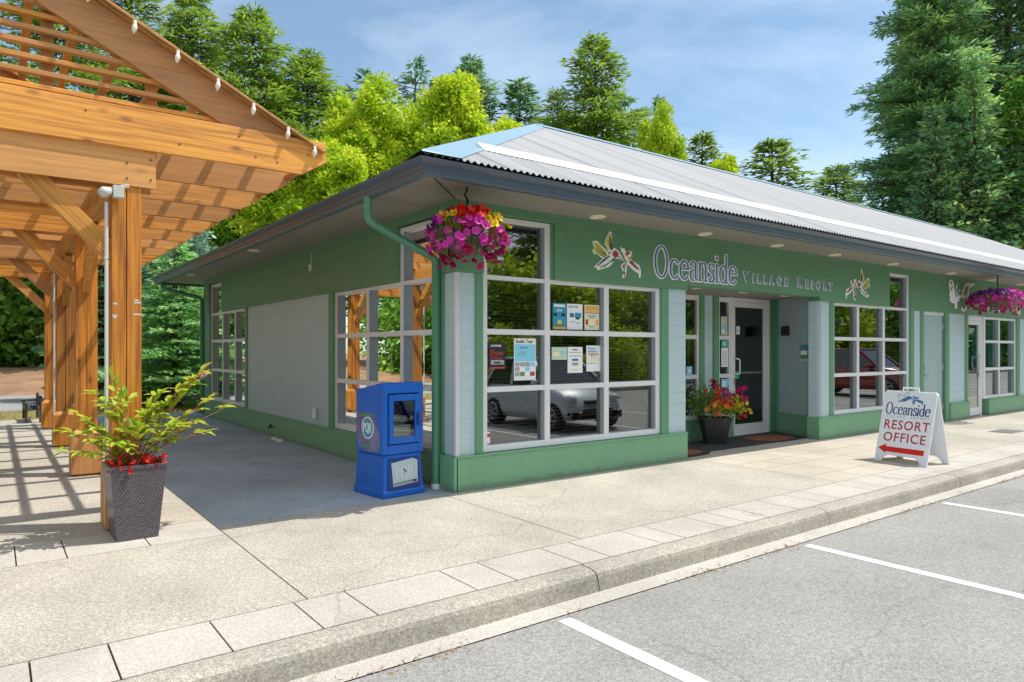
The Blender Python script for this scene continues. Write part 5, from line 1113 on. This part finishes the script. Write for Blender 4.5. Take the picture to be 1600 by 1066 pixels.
# ================================================================== VEGETATION
m_bark = mat('bark', (.11, .075, .05), .9, var=.4, vscale=6, stretch=(1, 1, .25), bump=.8, bscale=9, bdist=.03)
m_barkg = mat('bark_grey', (.17, .14, .12), .9, var=.35, vscale=6, stretch=(1, 1, .25), bump=.8, bscale=9, bdist=.03)
LFIR = leafmat('fir_needles', [(.09, .17, .025), (.21, .34, .04), (.37, .52, .07), (.52, .64, .10)], .4)
LFIR2 = leafmat('fir_needles_dark', [(.06, .16, .09), (.14, .30, .14), (.26, .44, .16), (.44, .60, .19)], .42)
LSPR = leafmat('spruce_needles', [(.10, .27, .09), (.24, .50, .17), (.44, .72, .27), (.60, .82, .38)], .5)
LBLUE = leafmat('blue_spruce_needles', [(.08, .18, .14), (.20, .36, .27), (.34, .52, .40), (.45, .62, .48)], .3)
LCED = leafmat('cedar_sprays', [(.04, .13, .02), (.10, .26, .035), (.20, .42, .05), (.32, .54, .08)], .35)
LMAP = leafmat('maple_leaves', [(.24, .42, .02), (.46, .64, .03), (.68, .78, .05), (.90, .84, .09)], .5)
LMAP2 = leafmat('young_maple_leaves', [(.12, .28, .02), (.26, .46, .03), (.42, .60, .05)], .5)
LHDG = leafmat('hedge_leaves', [(.16, .30, .02), (.36, .52, .03), (.58, .68, .05), (.75, .78, .08)], .5)
LLAU = leafmat('laurel_leaves', [(.05, .14, .02), (.14, .32, .04), (.28, .50, .07), (.45, .62, .12)], .4, .35)
def conifer(seed, H, Rb, zb=.12, whorl=.5, step=.26, leaf=.34, wid=.10, shape=.85, droop=.25, rise=.1, gap=.0, side=.42, per=5, mat_=None, lean=0, gappy=0, kk=(4, 8), lat=.5):
    rng = np.random.default_rng(seed); PB = []; DB = []; LL = []
    tr = MB(); tp = [(lean * (t ** 2) * H * .04, 0, H * t * .97) for t in np.linspace(0, 1, 9)]; tr.tube(tp, [max(.02, H * .014 * (1 - t) ** .9 + .015) for t in np.linspace(0, 1, 9)], 8)
    z = H * zb
    while z < H * .985:
        t = (z - H * zb) / (H * (1 - zb)); nb = rng.integers(*kk)
        rr = Rb * ((1 - t) ** shape) * (.25 + .75 * min(1, t * 9 + .35)) + .12; az0 = rng.random() * 6.28
        lobe = 1 + gappy * math.sin(z * 1.7 + seed) * .5
        for b in range(nb):
            az = az0 + 6.283 * b / nb + rng.normal() * .25; Lb = rr * rng.uniform(.62, 1.12) * lobe
            if gap and rng.random() < gap: continue
            d = np.array([math.cos(az), math.sin(az), 0]); q = np.array([-d[1], d[0], 0]); x0 = lean * (z / H) ** 2 * H * .04
            r_ = rise + rng.normal() * .08 + .35 * t
            if Lb > .7: tr.bar((x0, 0, z), tuple(np.array([x0, 0, z]) + d * Lb * .7 + np.array([0, 0, Lb * .7 * (r_ - droop * .7)])), .025 + .01 * Lb, .025 + .01 * Lb)
            ns = max(3, int(Lb / step))
            for s in (np.arange(ns) + rng.random(ns) * .6) / ns:
                if s < .12: continue
                c = np.array([x0, 0, z]) + d * Lb * s + np.array([0, 0, Lb * (r_ * s - droop * s * s)])
                ll = Lb * side * (1 - s * .8) * rng.uniform(.5, 1.1) + leaf * .4
                for sg in (-1, 1):
                    dd = d * .75 + q * sg * .9; dd /= np.linalg.norm(dd); nn = max(1, int(ll / (leaf * lat)))
                    for k in range(nn):
                        cc = c + dd * ll * (k + .3) / nn + np.array([0, 0, -.10 * ll * (k / nn)])
                        for _ in range(per // 2): PB.append(cc + rng.normal(size=3) * leaf * .16); DB.append(dd * 1.0 + d * .35 + rng.normal(size=3) * .38 + np.array([0, 0, -.12])); LL.append(rng.uniform(.65, 1.15))
                PB.append(c); DB.append(d + rng.normal(size=3) * .25); LL.append(1)
        z += whorl * rng.uniform(.7, 1.3) * (1 - .35 * t)
    for k in range(10): PB.append(np.array([lean * H * .04, 0, H * (.95 + .004 * k)])); DB.append(rng.normal(size=3) * .35 + np.array([0, 0, 1.])); LL.append(.9)
    P = np.array(PB); D = np.array(DB); LL = np.array(LL)
    V, F = cards(P, D, leaf * LL, wid * LL, rng, np.tile([0, -.35, 1.], (len(P), 1)) if leaf > .25 else None)
    return tr, V, F
def broad(seed, H, Rx, zb=.25, nlobe=14, leaf=.2, n=16000, mat_=None, conic=.5, limb=True):
    rng = np.random.default_rng(seed); tr = MB(); tr.tube([(0, 0, 0), (.05, 0, H * .35), (-.05, .05, H * .85)], [H * .018, H * .013, .03], 8); PB = []; DB = []
    lobes = []
    for i in range(nlobe):
        t = (i + .5) / nlobe; z = H * (zb + (1 - zb) * t * .90); rr = Rx * (min(1, .55 + t * 1.6)) * (1 - conic * max(0, t - .35) ** 1.3 * 1.1); az = i * 2.4 + rng.normal() * .3
        rad = rr * rng.uniform(.25, .62); lobes.append((np.array([math.cos(az) * rad, math.sin(az) * rad, z]), (1 - .42 * t * (conic > .3)) * np.array([Rx * .30, Rx * .30, Rx * .46]) * rng.uniform(.8, 1.2)))
        if limb: tr.tube([(0, 0, max(.5, z - rr * .9)), (math.cos(az) * rad * .5, math.sin(az) * rad * .5, z - rr * .3), (math.cos(az) * rad, math.sin(az) * rad, z)], [.05, .035, .015], 5)
    for c, s in lobes:
        m_ = n // nlobe; nc = 34; cl = rng.normal(size=(nc, 3)); cl /= np.linalg.norm(cl, axis=1, keepdims=True); cl = cl * rng.uniform(.55, 1.05, (nc, 1)) * s + c
        idx = rng.integers(0, nc, m_); D = rng.normal(size=(m_, 3)); D /= np.linalg.norm(D, axis=1, keepdims=True)
        P = cl[idx] + D * rng.random((m_, 1)) ** .5 * s.mean() * .50; PB.append(P); DB.append(D * .6 + (P - c) / s.mean() * .5 + rng.normal(size=(m_, 3)) * .5 + np.array([0, 0, -.25]))
    P = np.concatenate(PB); D = np.concatenate(DB); V, F = cards(P, D, leaf * rng.uniform(.7, 1.25, len(P)), leaf * .62 * rng.uniform(.7, 1.2, len(P)), rng)
    return tr, V, F
PROTO = {}
ORD = 'first second third fourth fifth sixth seventh eighth ninth tenth eleventh twelfth thirteenth fourteenth fifteenth sixteenth seventeenth eighteenth nineteenth twentieth'.split(); ORD += ['twenty-' + w for w in ORD[:9]] + ['thirtieth'] + ['thirty-' + w for w in ORD[:9]] + ['fortieth'] + ['forty-' + w for w in ORD[:9]]
def tree(key, maker, x, y, z, sc_, rz, label, cat, group, m_leaf, m_trunk, name, sxy=1.0):
    root = thing(name, label, cat, (x, y, z), rz, group); root.scale = (sc_ * sxy, sc_ * sxy, sc_)
    if key not in PROTO:
        tr, V, F = maker(); a = tr.build('trunk', m_trunk, root, local=True, smooth=True); b = npmesh('crown', V, F, m_leaf, root); PROTO[key] = (a, b)
    else:
        for s in PROTO[key]:
            c_ = s.copy(); C.objects.link(c_); c_.parent = root
            if s.name.startswith('crown') and c_.data.materials[0] != m_leaf:
                c_.data = s.data.copy(); c_.data.materials[0] = m_leaf
    return root
firA = lambda: conifer(1, 21, 4.0, .22, .43, .32, .44, .105, .62, .22, .12, gap=.04, gappy=.45, per=9, lat=.62, kk=(5, 9))
firB = lambda: conifer(2, 21, 3.8, .18, .46, .32, .44, .105, .58, .3, .1, gap=.07, gappy=.6, per=9, lat=.62, kk=(5, 9))
firC = lambda: conifer(3, 20, 2.7, .3, .52, .32, .42, .135, .55, .3, .1, gap=.25, gappy=1.1, lean=1, per=7, lat=.62)
firD = lambda: conifer(7, 18, 3.9, .10, .44, .30, .38, .125, .72, .12, .18, gap=.04, gappy=.2, per=7, lat=.62)
gs = 'firs on the skyline behind the building'
T = [  # x, y, px label..., kind, height, label
 ('firA', firA, 2.15, 36.8, 22.5, 1.0, 'tall fir just above the pergola rafter, leftmost on the skyline'),
 ('firB', firB, 5.75, 39.1, 23.6, 1.05, 'tall pointed fir second from the left on the skyline, cut by the top edge'),
 ('firA', firA, 8.1, 34.9, 21.4, 1.15, 'broad bright fir third from the left, its tip just under the top edge'),
 ('firB', firB, 11.35, 34.9, 19.9, 1.25, 'bushy fir with a double shoulder, right of the broad bright one'),
 ('firC', firC, 15.8, 39, 21.0, 1.3, 'slim fir tip showing left of the yellow maples'),
 ('firC', firC, 18.25, 34.7, 21.6, 1.0, 'thin windswept fir with a bent tip above the yellow maples'),
 ('firD', firD, 22.0, 36.9, 21.4, 1.0, 'narrow dark fir tip peeking between the windswept and the pointed fir'),
 ('firB', firB, 21.5, 32.3, 21.3, 1.1, 'pointed fir right behind the right-hand yellow maple'),
 ('firD', firD, 24.1, 30.3, 19.4, 1.5, 'rounded dark fir just left above the roof peak'),
 ('firA', firA, 24.8, 27.3, 18.3, .95, 'low shoulder fir to the left of the tallest middle fir'),
 ('firA', firA, 25.35, 24.4, 20.7, 1.25, 'tallest fir in the middle, standing right above the roof ridge'),
 ('firC', firC, 30.5, 25.5, 18.8, 1.3, 'sparse dark fir just right of the tallest middle fir'),
 ('firD', firD, 34.6, 27.4, 19.9, .7, 'narrow fir tip touching the small yellow tree from behind'),
 ('firD', firD, 33.8, 23.0, 16.0, 1.5, 'small dark fir half hidden right of the small yellow tree'),
 ('firD', firD, 39.4, 21.4, 16.2, 2.0, 'cone-shaped fir alone on the ridge line, the farther left of two'),
 ('firA', firA, 42.9, 18.7, 14.4, 1.7, 'low fir on the ridge line nearest to the big evergreens at right'),
]
H0 = {'firA': 21, 'firB': 21, 'firC': 20, 'firD': 18}
for i, (k, mk, x, y, h, sxy, lab) in enumerate(T):
    tree(k, mk, x, y, 0, h / H0[k], i * 1.37, lab, 'tree', gs, LFIR if i in (0, 1, 2, 3, 9, 10, 13, 14, 15) else LFIR2, m_bark, 'fir_tree', sxy * (1.2 if i < 5 else 1.08))
# infill firs, lower and further back, each a tree of its own
rg = random.Random(6)
fill = [(7.9, 27.5, 13.0, 'olive green fir low between the pergola tip and the many-peaked maple'), (10.2, 26.5, 13.4, 'olive green fir directly behind the left maple crowns'), (0.2, 33, 13.5, 'mid-height fir low behind the far end of the pergola roof'), (4.2, 31, 14.5, 'mid-height fir filling below the leftmost skyline firs'), (7.0, 30.5, 13.5, 'mid-height fir right over the corner of the pergola beam'), (10.6, 30.8, 13.8, 'mid-height fir low behind the bushy double-shouldered fir'), (14.0, 33, 15.0, 'mid-height fir behind the left yellow maple'), (17.0, 31.5, 14.5, 'mid-height fir in the dark gap between the yellow maples'), (20.2, 34.5, 16.5, 'mid-height fir between the windswept and the pointed fir'), (27.5, 26.0, 14.8, 'mid-height fir just behind the ridge right of the tallest fir'), (31.5, 27.5, 13.5, 'mid-height fir behind the small yellow tree')]
for i, (x, y, h, lab) in enumerate(fill): tree('firD' if i % 2 else 'firB', None, x, y, 0, h / (18 if i % 2 else 21), i * 2.1, lab, 'tree', 'lower firs behind the building', LFIR, m_bark, 'fir_tree', 1.35)
# bare lower trunks seen between pergola and eaves
tg = [(4.3, 24.5, .16), (5.4, 25.5, .20), (6.6, 26.2, .13), (3.2, 26.5, .14), (7.6, 27.2, .17), (9.0, 28.0, .12)]
# yellow maples
mapA = lambda: broad(11, 12.5, 3.3, .08, 46, .18, 88000, conic=.72)
mapB = lambda: broad(12, 12.5, 3.0, .08, 42, .18, 78000, conic=.95)
gm = 'yellow-green maples behind the building'
for i, (k, mk, x, y, h, sxy, lab) in enumerate([
  ('mapA', mapA, 9.3, 21.6, 12.9, 1.05, 'yellow-green maple with several peaks left of the roof corner'),
  ('mapB', mapB, 12.1, 19.3, 13.5, 1.0, 'yellow-green maple rising highest behind the left end of the roof'),
  ('mapB', mapB, 6.6, 19.5, 9.6, 1.15, 'yellow-green maple low between the pergola tip and the gutter'),
  ('mapA', mapA, 22.4, 16.6, 13.3, .62, 'small yellow-green maple above the ridge right of the tallest fir'),
  ('mapB', mapB, 25.4, 15.2, 11.2, .8, 'low yellow-green maple just showing over the ridge right of the small one'),
  ('mapA', mapA, 5.1, 20.8, 9.2, 1.1, 'yellow-green maple whose crown meets the gutter below the pergola tip'),
  ('mapB', mapB, 8.0, 21.2, 11.2, 1.1, 'yellow-green maple filling the gap between the pergola tip and the many-peaked one'),
  ('mapA', mapA, 11.0, 22.6, 12.6, 1.0, 'yellow-green maple between the many-peaked one and the highest one'),
  ('mapB', mapB, 13.4, 17.8, 11.4, 1.0, 'yellow-green maple sloping down to the roof peak'),
  ('mapA', mapA, 3.0, 22.5, 7.6, 1.0, 'shaded green maple low behind the far end of the gutter')]):
    tree(k, mk, x, y, 0, (h + .5) / 12.5, i * 1.9, lab, 'tree', gm, LMAP if i < 9 else LMAP2, m_barkg, 'maple_tree', sxy)
# spruces beside the back corner
spr = lambda: conifer(21, 6.5, 2.1, .02, .27, .15, .19, .085, .75, .30, .28, side=.5, per=5, kk=(5, 8), lat=.5, gap=.12)
tree('spr', spr, .05, 14.3, -.05, 4.6 / 6.5, .4, 'green spruce with drooping boughs right behind the far corner of the building', 'tree', 'spruces at the back corner', LSPR, m_bark, 'spruce_tree', 1.45)
tree('spr', spr, .9, 17.6, -.05, 7.1 / 6.5, 2.0, 'pale blue spruce rising over the far gutter end beneath the pergola', 'tree', 'spruces at the back corner', LBLUE, m_bark, 'spruce_tree', 1.05)
tree('spr', spr, -1.2, 18.8, -.05, 5.8 / 6.5, 3.1, 'dark spruce in shade behind the front pergola post', 'tree', 'spruces at the back corner', LFIR2, m_bark, 'spruce_tree', 1.1)
# laurel thicket and big bare trunk beyond the road at the left
lau = lambda: broad(31, 5.4, 2.6, .02, 16, .30, 9000, conic=.2, limb=False)
for i, (x, y, h, lab) in enumerate([(-5.4, 35.0, 6.6, 'leafy green laurel thicket at the far left beyond the road'), (-2.9, 34.0, 6.9, 'leafy green laurel thicket left of the dark tree trunk'), (-.6, 34.5, 6.4, 'leafy green laurel thicket behind the dark tree trunk'), (1.9, 33.0, 6.0, 'leafy green laurel thicket behind the spruces')]):
    tree('lau', lau, x, y, .2, h / 5.4, i * 1.3, lab, 'shrub', 'laurel thickets beyond the road', LLAU, m_bark, 'laurel_shrub', 1.0)
t = thing('fir_tree', 'big dark furrowed trunk seen under the pergola beyond the road', 'tree', (-1.55, 30.2, .3)); m = MB(); m.tube([(0, 0, -.3), (0, 0, .4), (.05, 0, 3), (.1, 0, 12)], [.48, .36, .33, .25], 14); m.build('trunk', m_bark, t, local=True, smooth=True)
q_ = PROTO['firB'][1].copy(); C.objects.link(q_); q_.parent = t; q_.location = (0, 0, 4); q_.scale = (1.1, 1.1, .8)
for i, (x, y, r_) in enumerate(tg):
    t = thing('bare_trunk', ['tall bare conifer trunk in the wood, nearest to the spruces', 'thick bare conifer trunk in the wood behind the far gutter', 'thin bare conifer trunk right of the thick one in the wood', 'thin bare conifer trunk at the left end of the wood', 'bare conifer trunk near the middle of the far gutter', 'faint thin bare trunk farthest right in the wood'][i], 'tree', (x, y, 0), 0, 'bare trunks in the wood'); m = MB(); m.tube([(0, 0, 0), (.05, 0, 5), (.0, 0, 8.0)], [r_, r_ * .85, r_ * .5], 9); m.build('trunk', m_barkg, t, local=True, smooth=True)
# big evergreens at right
LBIG = leafmat('big_fir_needles', [(.07, .21, .12), (.18, .38, .17), (.40, .60, .17), (.68, .80, .22)], .48)
big = lambda: conifer(41, 25, 4.6, .08, .50, .30, .38, .08, .62, .34, .20, side=.42, per=9, kk=(6, 9), gappy=.35)
tree('big', big, 33.6, 8.9, 0, 25.5 / 25, .3, 'huge dark fir at right with long tiered boughs against the sky', 'tree', 'big evergreens at the right', LBIG, m_bark, 'fir_tree', 1.0)
tree('big', big, 37.5, 10.3, 0, 27.5 / 25, 1.3, 'huge dark fir standing between and behind the other two', 'tree', 'big evergreens at the right', LFIR2, m_bark, 'fir_tree', 1.0)
tree('big', big, 38.0, 7.0, 0, 26.5 / 25, 2.2, 'huge dark fir filling the top right corner', 'tree', 'big evergreens at the right', LFIR2, m_bark, 'fir_tree', 1.05)
ced = lambda: conifer(43, 14, 2.6, .03, .33, .22, .34, .12, .6, .62, .25, side=.4, per=5, kk=(6, 9))
tree('ced', ced, 32.6, 4.9, 0, 13.6 / 14, .9, 'bright green cedar with hanging sprays at the right edge', 'tree', 'big evergreens at the right', LCED, m_bark, 'cedar_tree', 1.0)
tree('ced', ced, 36.5, 3.4, 0, 15.5 / 14, 2.9, 'bright green cedar cut by the right edge of the photo', 'tree', 'big evergreens at the right', LCED, m_bark, 'cedar_tree', 1.1)
sm_ = lambda: conifer(45, 9, 2.2, .05, .3, .2, .24, .085, .9, .05, .25, side=.45, per=5, kk=(6, 9))
for i, (x, y, h, lab) in enumerate([(30.2, 7.4, 12.6, 'young pale spruce in front of the huge fir, nearest to its left foot'), (31.4, 6.2, 14.6, 'young pale spruce in front of the huge fir, the tallest of the young ones'), (32.0, 4.9, 10.6, 'young pale spruce low over the ridge beside the cedar'), (31.6, 8.6, 7.6, 'young yellowish fir low on the ridge left of the huge fir')]):
    tree('sm', sm_, x, y, 0, h / 9, i * 1.1, lab, 'tree', 'young spruces below the huge fir', (LFIR2, LBIG, LFIR2, LFIR)[i], m_bark, 'spruce_tree', .9)
# ---- across the parking lot (seen mirrored in the windows)
hb = lambda: broad(51, 1.0, .8, .0, 10, .07, 6000, conic=0, limb=False)
mid = 'shrubs along the far side of the parking lot'
bush = [(-3, -15.0, 1.0, 1.2), (-.6, -15.2, 1.05, 1.3), (1.6, -15.0, 1.0, 1.2), (4.0, -15.6, 1.9, 1.0), (6.4, -15.8, 2.3, .85), (8.6, -15.3, 1.1, 1.4), (10.8, -15.2, 1.1, 1.4), (13.2, -16, 2.2, .9), (16, -15.4, 1.3, 1.4), (19, -15.8, 2.2, 1.0), (22.5, -15.8, 2.4, 1.1), (26, -15.8, 2.2, 1.2), (30, -15.8, 2.0, 1.4), (35, -15.8, 2.2, 1.4)]
for i, (x, y, h, s_) in enumerate(bush): tree('hb', hb, x, y, 0, h, i * 1.1, 'clipped yellow-green shrub across the parking lot, %s along the far kerb from its west end' % ORD[i], 'shrub', mid, LHDG, m_bark, 'clipped_shrub', s_)
back = [('firD', -14, -24, 13), ('lau', -11, -20, 7), ('lau', -7, -19.5, 5.5), ('lau', -1.5, -19, 5), ('lau', 2.5, -20, 6), ('lau', 7, -19, 5), ('lau', 11, -19.5, 6), ('lau', 17, -19, 5.5), ('firB', 13.0, -26, 14), ('lau', 20, -20, 5), ('firD', 19, -34, 11), ('lau', 25, -19, 5), ('lau', 29, -20, 6.5), ('lau', 33, -19, 5.5), ('lau', 39, -20, 6.5), ('lau', 44, -19.5, 6), ('lau', 50, -20, 7), ('lau', 57, -19, 7), ('lau', 64, -18, 7), ('lau', 71, -17, 8), ('mapA', 68, -22, 10), ('firB', 76, -24, 18), ('lau', 78, -15, 8), ('firB', -9, -25, 15), ('mapA', -4, -22, 9), ('firA', .5, -30, 19), ('mapB', 4.5, -21, 9.5), ('firB', 8.5, -33, 21), ('firD', 10.5, -24, 13), ('mapA', 12, -21, 8.5), ('firA', 27, -31, 19), ('mapB', 22, -21, 6), ('firD', 26, -26, 15), ('firA', 32, -30, 20), ('mapA', 36, -22, 9), ('firB', 42, -30, 20), ('firD', 48, -26, 16), ('firA', 56, -28, 20)]
hh = {'lau': 5.4, 'mapA': 12.5, 'mapB': 12.5, **H0}
for i, (k, x, y, h) in enumerate(back): tree(k, None, x, y, 0, h / hh[k], i * 1.7, '%s across the parking lot behind the clipped shrubs, %s of that row' % ({'l': 'leafy laurel thicket', 'm': 'yellow-green maple', 'f': 'dark fir'}[k[0]], ORD[i]), 'tree', 'trees across the parking lot', {'l': LHDG if i % 2 else LLAU, 'm': LMAP, 'f': LFIR}[k[0]], m_bark, {'l': 'laurel_shrub', 'm': 'maple_tree', 'f': 'fir_tree'}[k[0]], 1.25)
# ---- left of the pergola (mirrored in the side windows)
left = [('lau', -14.5, -.5, 5), ('lau', -15.5, 5.5, 5.5), ('lau', -15.5, 11, 5.5), ('lau', -16, 15, 5.5), ('lau', -15, 22, 6), ('lau', -14, 26, 6), ('mapA', -17, 10, 11), ('lau', -13, 3, 4), ('lau', -14, 8, 5), ('spr', -12.5, 13, 5), ('lau', -15, 18, 5.5), ('firA', -19, 6, 17), ('firB', -20, 14, 18), ('firD', -22, 24, 18), ('mapA', -18, -2, 10), ('firA', -21, 31, 20), ('lau', -12.5, -3, 3.5), ('firD', -24, 0, 17), ('firB', -12, 32, 20)]
hh.update(lau=5.4, spr=6.5)
for i, (k, x, y, h) in enumerate(left): tree(k, None, x, y, 0, h / hh[k], i * 2.3, '%s on the west side of the pergola, %s planted there' % ({'l': 'leafy laurel thicket', 'm': 'yellow-green maple', 'f': 'dark fir', 's': 'green spruce'}[k[0]], ORD[i]), 'tree', 'trees left of the pergola', {'l': LLAU, 's': LSPR, 'm': LMAP2, 'f': LFIR}[k[0]], m_bark, {'l': 'laurel_shrub', 's': 'spruce_tree', 'm': 'maple_tree', 'f': 'fir_tree'}[k[0]], 1.2)
# dry grass tufts on the verge
rng = np.random.default_rng(77); n = 9000; P = np.stack([rng.uniform(-9, 2.5, n), rng.uniform(12.3, 15.3, n), np.full(n, -.05)], 1); D = rng.normal(size=(n, 3)) * .4 + np.array([0, 0, 1])
V, F = cards(P, D, rng.uniform(.04, .11, n), .012, rng); o = npmesh('grass', V, F, leafmat('dry_grass', [(.22, .26, .06), (.5, .42, .17), (.6, .5, .25)], .3)); tag(o, 'dry yellow-green grass strip between the walkway and the road', 'grass', kind='stuff')
# ground cover under the bank
n = 5000; P = np.stack([rng.uniform(-9, 6, n), rng.uniform(24.5, 31, n), np.zeros(n)], 1); P[:, 2] = .15 + (P[:, 1] - 24.5) * .06 ; D = rng.normal(size=(n, 3)) + np.array([0, 0, .8])
P = P[(np.sin(P[:, 0] * 2) + np.sin(P[:, 1] * 3 + P[:, 0]) + rng.normal(0, .5, n)) > .5]; D = D[:len(P)]
V, F = cards(P, D, .13, .08, rng); o = npmesh('ground_cover', V, F, leafmat('rusty_cover', [(.12, .2, .03), (.45, .14, .05), (.55, .35, .08), (.3, .3, .05)], .3)); tag(o, 'low green and rusty ground cover on the bank beyond the road', 'ground cover', kind='stuff')
# ================================================================== CARS (mirrored in the windows)
def car(label, x, y, rz, Lc, Wc, Hc, paint, suv=False):
    root = thing('parked_car', label, 'car', (x, y, -.15), rz); root['_loc'] = 1
    # stations along the length: front at -Lc/2
    hl = Lc / 2; wr = .29 if not suv else .36; zb = .2 if not suv else .28; belt = .56 * Hc + .02
    if not suv: top = [(-hl, .42), (-hl + .08, .62), (-hl + .35, .80), (-hl + .75, .92), (hl - .25, .95), (hl - .03, .85), (hl, .5)]
    else: top = [(-hl, .5), (-hl + .08, .85), (-hl + .5, 1.0), (-hl + 1.1, 1.08), (hl - .3, 1.1), (hl - .03, .95), (hl, .55)]
    ys = [p[0] for p in top]; ss = np.linspace(-hl, hl, 25); zt = np.interp(ss, ys, [p[1] for p in top])
    mb = MB(); vs = []; K_ = 9
    for s, z1 in zip(ss, zt):
        e = 1 - .16 * abs(s / hl) ** 4; w = Wc / 2 * e; f = zb + .06 * abs(s / hl) ** 6
        sec = [(-w * .9, f), (-w, f + .15), (-w, z1 * .62), (-w * .97, z1 - .08), (-w * .86, z1), (w * .86, z1), (w * .97, z1 - .08), (w, z1 * .62), (w, f + .15), (w * .9, f)]
        vs += [(a, s, b) for a, b in sec]
    k = 10; fs = [(i * k + j, i * k + (j + 1) % k, (i + 1) * k + (j + 1) % k, (i + 1) * k + j) for i in range(24) for j in range(k)] + [tuple(range(k)), tuple(24 * k + j for j in range(k - 1, -1, -1))]
    mb.add(vs, fs); o = mb.build('body', paint, root, local=True, smooth=True); recalc(o)
    gz = zt.max() - .04; gh = Hc
    a0, a1, b1, b0 = (-hl + .62, -hl + 1.35, hl - .45, hl - .12) if not suv else (-hl + 1.15, -hl + 1.9, hl - .7, hl - .15)
    def cabin(inset, z0, z1, grow=0):
        w0, w1 = Wc / 2 * .92 - inset, Wc / 2 * .74 - inset; q = [(-w0, a0, z0), (w0, a0, z0), (w0, b0, z0), (-w0, b0, z0)]; r = [(-w1, a1, z1), (w1, a1, z1), (w1, b1, z1), (-w1, b1, z1)]
        return MB().add(q + r, [(0, 1, 5, 4), (1, 2, 6, 5), (2, 3, 7, 6), (3, 0, 4, 7), (4, 5, 6, 7)])
    g_ = cabin(0, gz, gh - .03); recalc(g_.build('window', mat('car_glass', (.02, .025, .03), .08, spec=1), root, local=True))
    rf = MB(); w1 = Wc / 2 * .75; rf.prism([(-w1, a1 - .05), (w1, a1 - .05), (w1, b1 + .04), (-w1, b1 + .04)], lambda u, v, d: (u, v, d), gh - .05, gh); ro = rf.build('roof', paint, root, local=True, bevel=.03); recalc(ro)
    for s in (-1, 1):
        pm = MB(); w0 = Wc / 2 * .92
        for (p, q) in (((s * w0, a0, gz), (s * w1, a1, gh - .03)), ((s * w0, b0, gz), (s * w1, b1, gh - .03)), ((s * w0 * 1.0, (a0 + b0) / 2 + .15, gz), (s * w1, (a1 + b1) / 2, gh - .03))): pm.bar(p, q, .07, .07)
        pm.build('pillar', paint, root, local=True)
        mi = MB(); mi.lathe([(.001, -.07), (.08, -.06), (.1, 0), (.08, .06), (.001, .07)], (s * (Wc / 2 + .08), a0 + .28), 10); mi.v = [(x_, y_, z_ + gz + .06) for x_, y_, z_ in mi.v]; mi.build('mirror', paint, root, local=True, smooth=True)
        for yy_ in (-hl + .52 if not suv else -hl + .85, hl - .48 if not suv else hl - .9):
            wm = MB(); wm.tube([(s * (Wc / 2 - .2), yy_, wr), (s * (Wc / 2 + .012), yy_, wr)], wr, 22); wl = wm.build('wheel', mat('tyre', (.02, .02, .02), .8), root, local=True, bevel=.02)
            rm = MB(); xx = s * (Wc / 2 + .018)
            rm.tube([(xx - s * .03, yy_, wr), (xx, yy_, wr)], wr * .18, 10)
            for a in range(7): an = a * 6.283 / 7; rm.bar((xx, yy_, wr), (xx, yy_ + math.cos(an) * wr * .62, wr + math.sin(an) * wr * .62), .035, .05, (1, 0, 0))
            n_ = 20; rm.tube([(xx, yy_ + math.cos(a * 6.283 / n_) * wr * .66, wr + math.sin(a * 6.283 / n_) * wr * .66) for a in range(n_ + 1)], .018, 6); rm.build('rim', mat('alloy', (.5, .5, .52), .3, metal=.8), wl, local=True)
        lm = MB(); lm.lathe([(.001, -.04), (.13, -.03), (.15, .0), (.10, .07), (.001, .09)], (s * Wc * .36, -hl + .16), 12); lm.v = [(x_, y_, z_ + (.66 if not suv else .82)) for x_, y_, z_ in lm.v]; lm.build('headlight', mat('lamp_glass', (.6, .62, .65), .35), root, local=True, smooth=True)
    gr_ = MB(); gr_.box(-Wc * .25, Wc * .25, -hl - .012, -hl + .08, .33, .46); gr_.box(-Wc * .18, Wc * .18, -hl - .02, -hl + .1, .56, .64) if not suv else gr_.box(-Wc * .25, Wc * .25, -hl - .02, -hl + .1, .65, .85); gr_.build('grille', m_blk, root, local=True, bevel=.01)
car('small silver hatchback parked nose-in opposite the first window', 6.0, -5.35, R(180), 3.0, 1.68, 1.50, mat('silver_paint', (.62, .65, .70), .42, metal=.15, coat=.15))
car('dark red sport utility car parked farther along the lot', 21.6, -6.3, R(180), 4.5, 1.85, 1.72, mat('red_paint', (.28, .01, .008), .2, coat=1), True)
